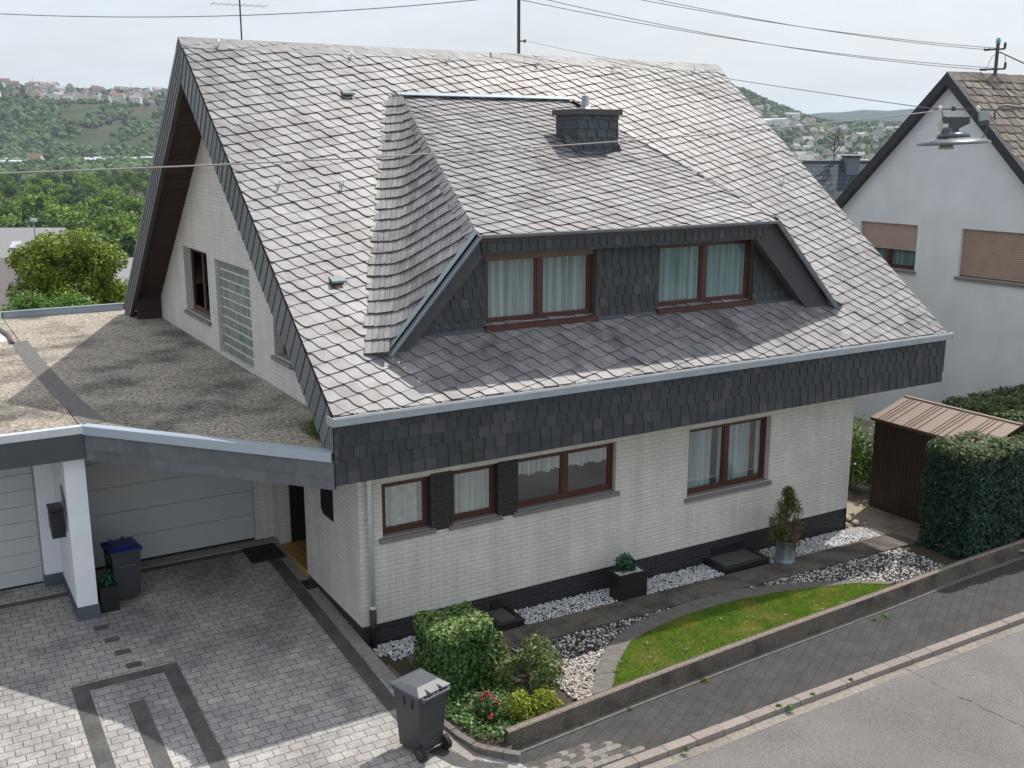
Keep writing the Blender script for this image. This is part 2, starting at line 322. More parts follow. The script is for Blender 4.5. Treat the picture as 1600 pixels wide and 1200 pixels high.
# ------------------------------------------------------------------ slate coverings
def clip2(poly, clipper):
    out = poly
    n = len(clipper)
    for i in range(n):
        a, b = clipper[i], clipper[(i+1) % n]; inp = out; out = []
        if not inp: break
        f = lambda p: (b[0]-a[0])*(p[1]-a[1])-(b[1]-a[1])*(p[0]-a[0])
        for k in range(len(inp)):
            p, q = inp[k], inp[(k+1) % len(inp)]; fp, fq = f(p), f(q)
            if fp >= 0: out.append(p)
            if (fp >= 0) != (fq >= 0):
                t = fp/(fp-fq); out.append((p[0]+(q[0]-p[0])*t, p[1]+(q[1]-p[1])*t))
    return out
def slate_field(mb, O, U, V, Nn, region, s=.23, ang=13.9, pitch=.23, hgt=.031, th=.017, shape=None, jit=.006, m=0, me=1, lift=1., skip=None, bevel=.004):
    """individually laid slates on a plane, rows rising at ang degrees, clipped to a convex region (u,v)"""
    O, U, V, Nn = (np.asarray(a, float) for a in (O, U, V, Nn)); a = math.radians(ang); e1 = (math.cos(a), math.sin(a)); e2 = (-math.sin(a), math.cos(a))
    sh = shape or [(0, 0), (-.031, .021), (-.058, .066), (-.074, .14), (-.086, .195), (-.108, .222), (-.13, .31), (.18, .33), (.28, .22), (.29, 0)]
    us = [p[0] for p in region]; vs = [p[1] for p in region]
    cs = [(u*e1[0]+v*e1[1], u*e2[0]+v*e2[1]) for u in (min(us), max(us)) for v in (min(vs), max(vs))]
    i0, i1 = int(min(c[0] for c in cs)/s)-3, int(max(c[0] for c in cs)/s)+3; j0, j1 = int(min(c[1] for c in cs)/pitch)-3, int(max(c[1] for c in cs)/pitch)+3
    for j in range(j0, j1):
        ro = (-.116*j+random.uniform(-.014, .014)) if shape is None else random.random()*s
        ib = int(round(-ro/s)) if shape is None else 0
        for i in range(i0+ib, i1+ib):
            x0 = i*s+ro+random.uniform(-jit, jit)*2; y0 = j*pitch+random.uniform(-jit, jit)
            P = [((x0+x)*e1[0]+(y0+y)*e2[0], (x0+x)*e1[1]+(y0+y)*e2[1], x, y) for x, y in sh]
            if max(p[0] for p in P) < min(us) or min(p[0] for p in P) > max(us) or max(p[1] for p in P) < min(vs) or min(p[1] for p in P) > max(vs): continue
            if skip and skip(P[0][0]+.08, P[0][1]+.12): continue
            c = clip2([(p[0], p[1]) for p in P], region)
            if len(c) < 3: continue
            tl = random.uniform(.88, 1.18); tw = random.uniform(-.006, .006)*min(1, .23/s)
            def h(u, v):
                x = u*e1[0]+v*e1[1]-x0; y = u*e2[0]+v*e2[1]-y0
                return lift*(hgt*tl-.018*(y/pitch)-.0125*(x/s)+tw*x)
            top = [O+U*u+V*v+Nn*h(u, v) for u, v in c]; r = random.random()
            mb.poly(top, m, r)
            n = len(top)
            for k in range(n):
                p, q = top[k], top[(k+1) % n]; d_ = q-p; o_ = np.cross(d_, Nn); o_ = o_/(np.linalg.norm(o_)+1e-9)*bevel
                mb.quad(p-Nn*th+o_, q-Nn*th+o_, q, p, me, r)
def slate_wall(mb, O, U, V, Nn, region, s=.19, pitch=.17, m=0, me=1, ang=0., left=True):
    sh = [(0, .0), (-.02, .012), (-.032, .05), (-.03, .12), (-.02, .25), (.24, .25), (.24, 0)]
    slate_field(mb, O, U, V, Nn, region, s, ang, pitch, .012, .008, [(x if left else -x, y) for x, y in (sh if left else sh[::-1])], .006, m, me, .8)

# ------------------------------------------------------------------ windows and walls
def wall_holes(mb, O, U, Nn, outline, holes, rev=.11, m=0, mr=None):
    """wall on plane O,U,Z: outline=(u breaks with top heights [(u,ztop)...], zbot); rectangular holes with reveals"""
    O, U, Nn = (np.asarray(a, float) for a in (O, U, Nn)); tops, zb = outline
    us = sorted({t[0] for t in tops} | {h[0] for h in holes} | {h[1] for h in holes})
    tu = [t[0] for t in tops]; tz = [t[1] for t in tops]; top = lambda u: float(np.interp(u, tu, tz))
    P = lambda u, z, d=0.: O+U*u+Z_*z-Nn*d
    for a, b in zip(us[:-1], us[1:]):
        if b-a < 1e-6: continue
        hs = sorted([(h[2], h[3]) for h in holes if h[0] <= a+1e-6 and h[1] >= b-1e-6]); z = zb
        for h0, h1 in hs:
            if h0 > z: mb.quad(P(a, z), P(b, z), P(b, h0), P(a, h0), m)
            z = h1
        mb.quad(P(a, z), P(b, z), P(b, max(z, top(b))), P(a, max(z, top(a))), m)
    for u0, u1, z0, z1 in holes:
        k = m if mr is None else mr
        mb.quad(P(u0, z0), P(u0, z1), P(u0, z1, rev), P(u0, z0, rev), k); mb.quad(P(u1, z1), P(u1, z0), P(u1, z0, rev), P(u1, z1, rev), k)
        mb.quad(P(u0, z1), P(u1, z1), P(u1, z1, rev), P(u0, z1, rev), k); mb.quad(P(u1, z0), P(u0, z0), P(u0, z0, rev), P(u1, z0, rev), k)
def curtain(mb, O, U, Nn, u0, u1, z0, z1, amp=.03, wl=.1, m=0, scallop=0., gaps=()):
    n = max(8, int((u1-u0)/wl*8)); O, U, Nn = (np.asarray(a, float) for a in (O, U, Nn)); ph = 0.; pts = []
    for i in range(n+1):
        t = i/n; ph += random.uniform(.55, 1.05); u = u0+(u1-u0)*t; d = amp*math.sin(ph)+random.uniform(-.3, .3)*amp
        pts.append((u, d))
    for (ua, da), (ub, db) in zip(pts[:-1], pts[1:]):
        if any(g0 < (ua+ub)/2 < g1 for g0, g1 in gaps): continue
        za = z0+scallop*abs(math.sin(ua*9)); zb = z0+scallop*abs(math.sin(ub*9))
        mb.quad(O+U*ua+Z_*za+Nn*da, O+U*ub+Z_*zb+Nn*db, O+U*ub+Z_*z1+Nn*db, O+U*ua+Z_*z1+Nn*da, m)
def window(parent, O, U, Nn, u0, u1, z0, z1, parts=1, rev=.11, fr='wood', fw=.065, cur='curtain', cz=(0, 1), pane='glass', sill=None, shutter=0., scallop=0., gaps=(), wl=.1, name='window', shmat='shutter', cdist=.1, label=None):
    O, U, Nn = (np.asarray(a, float) for a in (O, U, Nn)); f = MB(); B = O-Nn*rev
    def bar(a, b, c, d, w0=-.06, w1=.0): f.obox(B, U, Z_, Nn, a, b, c, d, w0, w1)
    bar(u0, u1, z0, z0+fw*1.15); bar(u0, u1, z1-fw, z1); bar(u0, u0+fw, z0+fw*1.15, z1-fw); bar(u1-fw, u1, z0+fw*1.15, z1-fw)
    pw = (u1-u0)/parts
    for k in range(1, parts): bar(u0+pw*k-fw*.7, u0+pw*k+fw*.7, z0+fw*1.15, z1-fw)
    for k in range(parts):      # casement frames set a little back
        a = u0+pw*k+(fw if k == 0 else fw*.7); b = u0+pw*(k+1)-(fw if k == parts-1 else fw*.7); c, d = z0+fw*1.15, z1-fw; q = .035
        bar(a, b, c, c+q, -.05, -.012); bar(a, b, d-q, d, -.05, -.012); bar(a, a+q, c+q, d-q, -.05, -.012); bar(b-q, b, c+q, d-q, -.05, -.012)
    wn = f.build(name, fr, parent, label=label)
    p = MB(); pq = B-Nn*.033; p.quad(pq+U*(u0+fw*.8)+Z_*(z0+fw), pq+U*(u1-fw*.8)+Z_*(z0+fw), pq+U*(u1-fw*.8)+Z_*(z1-fw*.8), pq+U*(u0+fw*.8)+Z_*(z1-fw*.8)); p.build('pane', pane, wn)
    if cur:
        c = MB(); H = z1-z0
        curtain(c, B-Nn*cdist, U, Nn, u0+fw*.3, u1-fw*.3, z0+H*cz[0], z0+H*cz[1], m=0, scallop=scallop, gaps=gaps, wl=wl)
        c.build('curtain', cur, wn)
    d = MB(); W = B-Nn*1.1      # the room seen behind: back wall, floor board
    d.quad(W+U*(u0-.3)+Z_*(z0-.2), W+U*(u1+.3)+Z_*(z0-.2), W+U*(u1+.3)+Z_*(z1+.1), W+U*(u0-.3)+Z_*(z1+.1)); d.build('room_interior', 'dark_room', wn)
    if sill: s = MB(); s.prism([O+U*(u0-.06)-Nn*(rev+.01)+Z_*(z0+.016), O+U*(u1+.06)-Nn*(rev+.01)+Z_*(z0+.016), O+U*(u1+.06)+Nn*sill+Z_*(z0-.012), O+U*(u0-.06)+Nn*sill+Z_*(z0-.012)], -Z_*.07); s.build('sill', 'sill', wn, bev=.006)
    if shutter:
        s = MB(); n = int(shutter/.05)
        for k in range(n):
            zt = z1-.002-k*shutter/n; s.obox(O, U, Z_, Nn, u0+.005, u1-.005, zt-shutter/n+.013, zt, -rev+.005, -rev+.04)
            s.obox(O, U, Z_, Nn, u0+.005, u1-.005, zt-shutter/n, zt-shutter/n+.013, -rev+.004, -rev+.012)
        s.build('shutter', shmat, wn)
    return wn

# ================================================================== SETTING
HOLES_FLAT = 12.
def smooth(a, b, t): t = min(1, max(0, (t-a)/(b-a))); return t*t*(3-2*t)
def hill_top(x, y):
    th = math.degrees(math.atan2(y-CAM[1], x-CAM[0]))   # bearing seen from the road
    return float(np.interp(th, [20, 36, 40, 42.8, 44.2, 45.6, 47.2, 52, 60, 70, 77, 81, 86, 100, 130], [30, 42, 42, 45, 62, 88, 118, 128, 120, 112, 107, 113, 122, 118, 110]))
def terr(x, y):
    s = math.hypot(max(0, y-15), max(0, x-33)); d = math.hypot(x-CAM[0], y-CAM[1])
    z = -.5-1.6*smooth(0, 14, s)-27*smooth(8, 110, s)+13*smooth(500, 1500, s)
    if s > 1300:
        ht = hill_top(x, y); t = smooth(1500, 2450, d); z = z*(1-t)+(ht+7.6)*t
        z += (6*math.sin(x*.011+1)*math.sin(y*.009)+3*math.sin(x*.027)*math.cos(y*.031))*smooth(1400, 1900, d)*(1-.6*smooth(2200, 2450, d))
        if d > 2500: z -= 90*smooth(2500, 3300, d)
    return z
def grid_axis(lo, hi, near, step):
    out = [0.]; g = step
    while out[-1] < hi: out.append(out[-1]+g); g *= 1.0 if out[-1] < near else 1.10; g = min(g, 85)
    neg = [0.]; g = step
    while neg[-1] > lo: neg.append(neg[-1]-g); g *= 1.0 if -neg[-1] < near else 1.13; g = min(g, 110)
    return sorted(set(neg+out))
gx = grid_axis(-900, 3800, 60, 4); gy = grid_axis(-400, 3800, 60, 4)
g = MB(); V = [(x, y, terr(x, y)) for y in gy for x in gx]; nx = len(gx)
g.arr(V, [(j*nx+i, j*nx+i+1, (j+1)*nx+i+1, (j+1)*nx+i) for j in range(len(gy)-1) for i in range(nx-1)])
def land_mat():
    m, t, b, L = tree_mat('land'); geo = N(t, 'ShaderNodeNewGeometry').outputs['Position']
    def mixc(f, a, c2):
        n = N(t, 'ShaderNodeMixRGB'); L(f, n.inputs[0])
        if isinstance(a, tuple): n.inputs[1].default_value = (*a, 1)
        else: L(a, n.inputs[1])
        n.inputs[2].default_value = (*c2, 1); return n.outputs[0]
    s = mixc(rng_map(t, noise(t, .006, 6, geo, .65), .42, .6, 0, 1), (.052, .066, .036), (.085, .08, .05))
    s = mixc(rng_map(t, noise(t, .03, 6, geo, .7), .52, .62, 0, 1), s, (.036, .058, .024))
    s = mul(t, s, rng_map(t, noise(t, .12, 4, geo), .3, .7, .75, 1.25))
    dst = N(t, 'ShaderNodeVectorMath', operation='LENGTH'); L(geo, dst.inputs[0]); s = mixc(rng_map(t, dst.outputs['Value'], 30, 60, 1, 0), s, (.2, .19, .175))
    L(s, b.inputs['Base Color']); b.inputs['Roughness'].default_value = 1; b.inputs['Specular IOR Level'].default_value = .1
    return m
g.build('ground', land_mat(), org=(0, 0, 0), smooth=True, kind='structure', label='meadow and valley ground running up to the far hills')
# far blue hill behind the town
h = MB(); pts = []
for i in range(61):
    th = math.radians(25+i*.6); r = 5200; zt = float(np.interp(math.degrees(th), [25, 33, 37.5, 41, 44, 48, 61], [120, 150, 172, 168, 150, 130, 100]))+3*math.sin(i*1.7)+2*math.sin(i*.7)
    for k in range(9):
        t = k/8; rr = r-1500*(1-t); pts.append((CAM[0]+math.cos(th)*rr, CAM[1]+math.sin(th)*rr, -20+(zt+20)*smooth(0, 1, t)))
h.arr(pts, [(i*9+k, (i+1)*9+k, (i+1)*9+k+1, i*9+k+1) for i in range(60) for k in range(8)])
h.build('hills', mat('far_hill_wood', (.014, .032, .03), 1, var=(.012, .4)), org=(0, 0, 0), smooth=True, kind='structure', label='distant wooded hill behind the town')
# ------------------------------------------------------------------ street, drive and front garden
SL = .012
def pg(x, y, z0): return pn(x, y, (0, 0, z0), (SL, 0, 1))     # plane falling gently along the street
def zs(x, z0): return z0-SL*x
def poly_sheet(name, pts, m, z0=None, zf=None, kind='structure', label=None):
    b = MB(); b.poly([(p[0], p[1], zf(p[0], p[1]) if zf else zs(p[0], z0)) for p in pts]); return b.build(name, m, org=(0, 0, 0), kind=kind, label=label)
def extend(pts, lo, hi):
    (a, b), (c, d) = (pts[0], pts[1]), (pts[-2], pts[-1]); f = lambda p, q, x: (x, p[1]+(q[1]-p[1])/(q[0]-p[0])*(x-p[0]))
    return [f(a, b, lo)]+pts+[f(c, d, hi)]
def xy(L_, z0): return [tuple(pg(a, b, z0)[:2]) for a, b in L_]
def offs(pts, d):
    out = []
    for i, p in enumerate(pts):
        a, b = pts[max(i-1, 0)], pts[min(i+1, len(pts)-1)]; t = np.array([b[0]-a[0], b[1]-a[1]]); t /= np.linalg.norm(t); out.append((p[0]-t[1]*d, p[1]+t[0]*d))
    return out
def resample(pts, step):
    P = np.array(pts); seg = np.r_[0, np.cumsum(np.linalg.norm(np.diff(P, axis=0), axis=1))]; n = max(2, int(seg[-1]/step)+1); t = np.linspace(0, seg[-1], n)
    return [(float(np.interp(a, seg, P[:, 0])), float(np.interp(a, seg, P[:, 1]))) for a in t]
def resample_n(pts, n):
    P = np.array(pts); seg = np.r_[0, np.cumsum(np.linalg.norm(np.diff(P, axis=0), axis=1))]; t = np.linspace(0, seg[-1], n)
    return [(float(np.interp(a, seg, P[:, 0])), float(np.interp(a, seg, P[:, 1]))) for a in t]
ZP = -.22                                            # pavement level
kb = xy([(1002, 1177), (1085, 1146), (1200, 1097), (1325, 1047), (1447, 1002), (1600, 947)], ZP)
kb = [(x, -4.28+.012*(x-2)+.25*((y+4.28)-.012*(x-2))) for x, y in kb]
kb = extend(kb, -40, 70); kerb_line = resample(kb, .5)
gw = xy([(803, 1140), (1000, 1064), (1200, 990), (1400, 918), (1500, 880), (1600, 845)], ZP+.33)
gw = extend(gw, .62, 34)[0:1]+gw[0:]; gw = [(max(p[0], .55), p[1]) for p in gw]; gw = [p for i, p in enumerate(gw) if i == 0 or p[0] > gw[i-1][0]+.05]
gw = gw+[(34, gw[-1][1]+.05*(34-gw[-1][0]))]
b = MB(); ro = offs(kerb_line, -.33)                   # asphalt road
for (p, q) in zip(ro[:-1], ro[1:]): b.quad((p[0], p[1]-9, zs(p[0], ZP-.075)), (q[0], q[1]-9, zs(q[0], ZP-.075)), (q[0], q[1], zs(q[0], ZP-.075)), (p[0], p[1], zs(p[0], ZP-.075)))
b.build('road', 'asphalt', org=(0, 0, 0), kind='structure', label='grey brown asphalt road with a long crack')
ck = [pg(a, c, ZP-.071) for a, c in [(1415, 1045), (1437, 1055), (1455, 1066), (1480, 1078), (1500, 1090), (1520, 1096), (1535, 1106), (1560, 1117), (1582, 1127), (1600, 1136), (1640, 1160), (1700, 1180)]]
b = MB(); pts = []
for p, q in zip(ck[:-1], ck[1:]):
    for t in (0, .33, .66): pts.append(p+(q-p)*t+np.array([random.uniform(-.012, .012), random.uniform(-.012, .012), 0]))
for p, q in zip(pts[:-1], pts[1:]): ww = np.array([.002, random.uniform(.011, .019), 0]); b.quad(p-ww, q-ww, q+ww, p+ww)
b.build('road_crack', 'crack', org=(0, 0, 0), kind='structure', label='dark jagged crack across the asphalt')
b = MB()                                              # kerb stones
ki = offs(kerb_line, -.155)
for i in range(len(kerb_line)-1):
    if kerb_line[i][0] < -14 or kerb_line[i][0] > 45: continue
    a, c, d, e = kerb_line[i], kerb_line[i+1], ki[i+1], ki[i]; t = np.array([c[0]-a[0], c[1]-a[1]]); t = t/np.linalg.norm(t)*.006
    low = .055 if -9 < a[0] < 1.2 else 0
    q = [(a[0]+t[0], a[1]+t[1]), (c[0]-t[0], c[1]-t[1]), (d[0]-t[0], d[1]-t[1]), (e[0]+t[0], e[1]+t[1])]; dz = random.uniform(-.004, .004)
    b.prism([(x, y, zs(x, ZP-.2)) for x, y in q], (0, 0, .2+.012+dz-low))
b.build('kerb', 'kerbstone', org=(0, 0, 0), kind='structure', bev=.012, label='row of pinkish concrete kerb stones')
b = MB(); g1 = offs(kerb_line, -.158); g2 = offs(kerb_line, -.33)
for i in range(len(kerb_line)-1):
    if not -14 < kerb_line[i][0] < 45: continue
    q = [g2[i], g2[i+1], g1[i+1], g1[i]]; b.prism([(x, y, zs(x, ZP-.16)) for x, y in q], (0, 0, .088+random.uniform(-.003, .003)))
b.build('gutter_strip', 'gutterstone', org=(0, 0, 0), kind='structure', label='flat gutter stones between kerb and asphalt')
b = MB(); wl = gw; wpts = resample([(-40, -3.75), (.3, -3.66)]+[(x, y) for x, y in wl[1:]]+[(70, wl[-1][1]+1)], .8)
for i in range(len(wpts)-1):
    p, q = wpts[i], wpts[i+1]; f = lambda x: float(np.interp(x, [k[0] for k in kerb_line], [k[1] for k in kerb_line]))
    b.quad((p[0], f(p[0])+.004, zs(p[0], ZP)), (q[0], f(q[0])+.004, zs(q[0], ZP)), (q[0], q[1]+.05, zs(q[0], ZP)), (p[0], p[1]+.05, zs(p[0], ZP)))
b.build('pavement', 'paver_dark', org=(0, 0, 0), kind='structure', label='dark grey block paved pavement')
# interlocking light and dark blocks where the drive meets the pavement
b = MB(); fk = lambda x: float(np.interp(x, [k[0] for k in kerb_line], [k[1] for k in kerb_line]))
for i in range(-40, 30):
    for j in range(9):
        x = i*.118+(j % 2)*.059; y = -3.72-j*.105; r = random.choice([random.uniform(0, .45), random.uniform(.6, 1)]) if x < 1.75+.1*j else None
        if r is None or x > 2.25 or y-.1 < fk(x)+.02: continue
        if x < .4: continue
        P = [(x, y), (x+.03, y-.015), (x+.05, y-.05), (x+.03, y-.085), (x, y-.1), (x+.112, y-.1), (x+.142, y-.085), (x+.162, y-.05), (x+.142, y-.015), (x+.112, y)]
        b.prism([(u, v_, zs(u, ZP)) for u, v_ in P[::1]], (0, 0, .006), 0)
        b.r[-12:] = [r]*12
b.build('drive_apron', 'paver_mix', org=(0, 0, 0), kind='structure', label='mixed light and dark interlocking blocks at the drive entrance')
# driveway
edge = [(.02, 5.2), (.02, 0), (.03, -.7), (.06, -1.8), (.07, -2.47), (.13, -2.95), (.22, -3.3), (.42, -3.52), (.62, -3.72)]
be = resample(edge[2:], .22)
poly_sheet('driveway', [(-14, 6.5), (-14, -3.85), (.66, -3.85)]+[(x+(.2 if -3.6 < y < -2.6 else .0), y) for x, y in edge[::-1]]+[(.02, 6.5)], 'drive', zf=lambda x, y: gdrive(x, y), label='grey block paved driveway sloping to the street')
def dstrip(mb, pts, wd, dz=.004, m=0):
    o = offs(pts, wd)
    for i in range(len(pts)-1):
        q = [pts[i], pts[i+1], o[i+1], o[i]]; mb.poly([(x, y, gdrive(x, y)+dz) for x, y in q], m)
b = MB()
R4 = lambda x0, x1, y0, y1: b.poly([(x0, y0, gdrive(0, y0)+.004), (x1, y0, gdrive(0, y0)+.004), (x1, y1, gdrive(0, y1)+.004), (x0, y1, gdrive(0, y1)+.004)])
R4(-4.15, -3.93, -3.7, .7); R4(-2.9, -2.68, -3.7, .7); R4(-3.93, -2.9, .5, .7); R4(-3.52, -3.3, -3.7, -.06)
for k in range(4): R4(-3.58+.075*k, -3.36+.075*k, 2.15-.44*k, 2.3-.44*k)
R4(-14, -3.76, 3.55, 3.69); R4(-2.55, -.55, 3.86, 4.0); R4(-.42, -.2, -1.7, 3.75)
dstrip(b, [(-.42, -1.7), (-.40, -2.4), (-.33, -2.95), (-.17, -3.35), (.1, -3.66), (.34, -3.84)], .22)
b.build('paving_pattern', 'drive_dark', org=(0, 0, 0), kind='structure', label='dark paver lines set into the grey driveway')
b = MB(); y = 3.1
while y > -3.2:                                        # pale edging slabs along house wall and bed
    xr = float(np.interp(-y, [-5, 0, .7, 1.8, 2.47, 2.95, 3.3], [.0, 0, .03, .06, .07, .13, .22])); xr2 = float(np.interp(-(y-.5), [-5, 0, .7, 1.8, 2.47, 2.95, 3.3, 3.8], [.0, 0, .03, .06, .07, .13, .22, .5]))
    b.prism([(xr-.2, y, gdrive(0, y)-.05), (xr2-.2, y-.49, gdrive(0, y-.49)-.05), (xr2-.002, y-.49, gdrive(0, y-.49)-.05), (xr-.002, y, gdrive(0, y)-.05)], (0, 0, .056)); y -= .5
b.build('edging_strip', 'slab', org=(0, 0, 0), kind='structure', label='pale slab edging along the house wall')
b = MB(); bo = offs(be, .1)
for i in range(len(be)-1):
    q_ = [np.array(p) for p in (be[i], be[i+1], bo[i+1], bo[i])]; c_ = sum(q_)/4; q_ = [c_+(p-c_)*.96 for p in q_]; b.prism([(p[0], p[1], -.35) for p in q_], (0, 0, .35-.045+random.uniform(-.01, .006)-.04*i/len(be)))
b.build('bed_edging', 'edging', org=(0, 0, 0), kind='structure', bev=.006, label='small stone edging round the planted bed')
b = MB(); b.box(-.19, -.01, 1.98, 2.32, gdrive(0, 2.1)-.02, gdrive(0, 2.3)+.012); b.build('drain_grate', 'black', kind='structure', label='small dark drain cover beside the wall')
b = MB(); b.box(-.72, -.12, 3.35, 4.02, gdrive(0, 3.4), gdrive(0, 4.0)+.018); b.build('doormat', mat('doormat_rubber', (.012, .012, .013), .95, bump=(90, .8, .006)), label='black rubber doormat in front of the house door', cat='doormat')
# garden beds
GZ = lambda x, y: ggard(x)
poly_sheet('garden_soil', [(.02, .02), (.05, -.7), (.09, -2.47), (.2, -3.3), (.55, -3.6)]+[(x, y+.02) for x, y in gw[1:-1]]+[(gw[-1][0], gw[-1][1]), (34, .02)], 'soil', zf=lambda x, y: GZ(x, y)-.03, label='dark soil of the front garden')
poly_sheet('yard', [(10.8, 14), (10.8, -1.16), (12.3, -1.25), (12.9, -2.6), (30, -1.8), (30, 14)], 'yard', zf=lambda x, y: GZ(x, y)-.012, label='brown gravelly side yard between the houses')
pa = xy([(600, 1031), (700, 1010), (830, 985), (1000, 930), (1110, 905), (1200, 882), (1300, 856)], -.05); pb = [(.4, -1.12), (3.2, -1.14), (7.4, -1.17), (11.0, -1.27)]
b = MB(); n = 22
for i in range(n):
    x0 = .45+i*.5; x1 = x0+.492; ya = -.6; yb = -1.16
    b.prism([(x0, ya-.006*x0, GZ(x0, 0)-.05), (x0, yb-.01*x0, GZ(x0, 0)-.05), (x1, yb-.01*x1, GZ(x1, 0)-.05), (x1, ya-.006*x1, GZ(x1, 0)-.05)], (0, 0, .075+random.uniform(-.003, .003)))
b.build('garden_path', 'washed', org=(0, 0, 0), kind='structure', bev=.006, label='brown exposed aggregate path through the front garden')
wy0 = lambda x: float(np.interp(x, [p[0] for p in gw], [p[1] for p in gw]))
outer = xy([(925, 1085), (930, 1050), (945, 1015), (975, 985), (1020, 962), (1080, 941), (1150, 923), (1230, 913), (1330, 908), (1400, 911), (1420, 917)], -.05)
inner = xy([(957, 1078), (965, 1040), (985, 1005), (1020, 985), (1080, 960), (1150, 940), (1230, 925), (1330, 913.5), (1390, 915)], -.05)
outer = [(2.12, -3.12)]+outer; inner = [(2.42, -3.12)]+inner; outer = [p for p in outer if p[1] > wy0(p[0])+.12]; inner = [p for p in inner if p[1] > wy0(p[0])+.12]
wy = lambda x: float(np.interp(x, [p[0] for p in gw], [p[1] for p in gw]))
oo = resample(outer, .2); no = len(oo); ii = resample_n(inner, no)
b = MB()
for k in range(no-1):
    q = [np.array(oo[k]), np.array(oo[k+1]), np.array(ii[k+1]), np.array(ii[k])]; c = sum(q)/4; q = [c+(p-c)*.965 for p in q]
    b.prism([(p[0], p[1], GZ(p[0], 0)-.06) for p in q], (0, 0, .088+random.uniform(-.004, .004)))
b.build('lawn_edging', 'edging', org=(0, 0, 0), kind='structure', bev=.005, label='curved stone edging round the lawn')
lawn_poly = ii+[(x, wy(x)+.1) for x in np.linspace(ii[-1][0], 2.4, 14)]
poly_sheet('lawn', lawn_poly, 'lawn_base', zf=lambda x, y: GZ(x, y)+.012, label='small oval front lawn')
def inside(p, poly):
    c = False; x, y = p; n = len(poly)
    for i in range(n):
        (x0, y0), (x1, y1) = poly[i][:2], poly[(i+1) % n][:2]
        if (y0 > y) != (y1 > y) and x < (x1-x0)*(y-y0)/(y1-y0)+x0: c = not c
    return c
b = MB(); Vs = []; Fs = []; Rs = []; cnt = 0
while cnt < 52000:
    x, y = random.uniform(2.2, 9.4), random.uniform(-3.4, -1.4)
    if not inside((x, y), lawn_poly): continue
    cnt += 1; z = GZ(x, y)+.01; hh = random.uniform(.022, .06); a = random.uniform(0, 6.28); wd = random.uniform(.0025, .0055); lx, ly = random.gauss(0, .022), random.gauss(0, .022)
    o = len(Vs); ca, sa = math.cos(a)*wd, math.sin(a)*wd
    Vs += [(x-ca, y-sa, z), (x+ca, y+sa, z), (x+lx, y+ly, z+hh)]; Fs.append((o, o+1, o+2)); Rs.append(random.random())
b.arr(Vs, Fs, 0, Rs)
for k in range(24):
    while True:
        x, y = random.uniform(2.4, 9.2), random.uniform(-3.3, -1.5)
        if inside((x, y), lawn_poly): break
    for j in range(9): a = random.uniform(0, 6.28); l_ = random.uniform(.03, .075); p_ = np.array([x, y, GZ(x, y)+.03]); d_ = np.array([math.cos(a), math.sin(a), .25]); e_ = np.array([-d_[1], d_[0], 0])*.014; b.quad(p_, p_+d_*l_*.5+e_, p_+d_*l_, p_+d_*l_*.5-e_, 1)
b.build('grass', ['grass', 'cover'], org=(0, 0, 0), kind='stuff', label='short patchy lawn grass, green at the ends and dry in the middle')
# garden wall of exposed aggregate with paler coping edge
b = MB(); gr = resample(gw, .4)
gr = [p for p in gr]
for i in range(len(gr)-1):
    p, q = gr[i], gr[i+1]; f = lambda a, dy, z0: np.array([a[0], a[1]+dy, zs(a[0], z0)])
    T = ZP+.33+(.0)
    b.quad(f(p, 0, ZP-.1), f(q, 0, ZP-.1), f(q, 0, T-.02), f(p, 0, T-.02), 0); b.quad(f(p, 0, T-.02), f(q, 0, T-.02), f(q, .018, T), f(p, .018, T), 1)
    b.quad(f(p, .018, T), f(q, .018, T), f(q, .06, T), f(p, .06, T), 1); b.quad(f(p, .06, T), f(q, .06, T), f(q, .1, T-.004), f(p, .1, T-.004), 0); b.quad(f(q, .1, ZP-.1), f(p, .1, ZP-.1), f(p, .1, T-.004), f(q, .1, T-.004), 0)
p = gr[0]; b.quad(f(p, .1, ZP-.1), f(p, 0, ZP-.1), f(p, 0, T), f(p, .1, T), 0)
b.build('garden_wall', ['washed', 'washed_top'], label='low exposed aggregate garden wall along the pavement', cat='wall')
b = MB()
for i in range(len(gr)-1):
    p, q = gr[i], gr[i+1]; b.prism([(p[0], p[1]-.085, zs(p[0], ZP-.1)), (q[0], q[1]-.085, zs(q[0], ZP-.1)), (q[0], q[1]-.001, zs(q[0], ZP-.1)), (p[0], p[1]-.001, zs(p[0], ZP-.1))], (0, 0, .118))
b.build('wall_footing', 'edging', org=(0, 0, 0), kind='structure', label='narrow concrete strip at the foot of the garden wall')
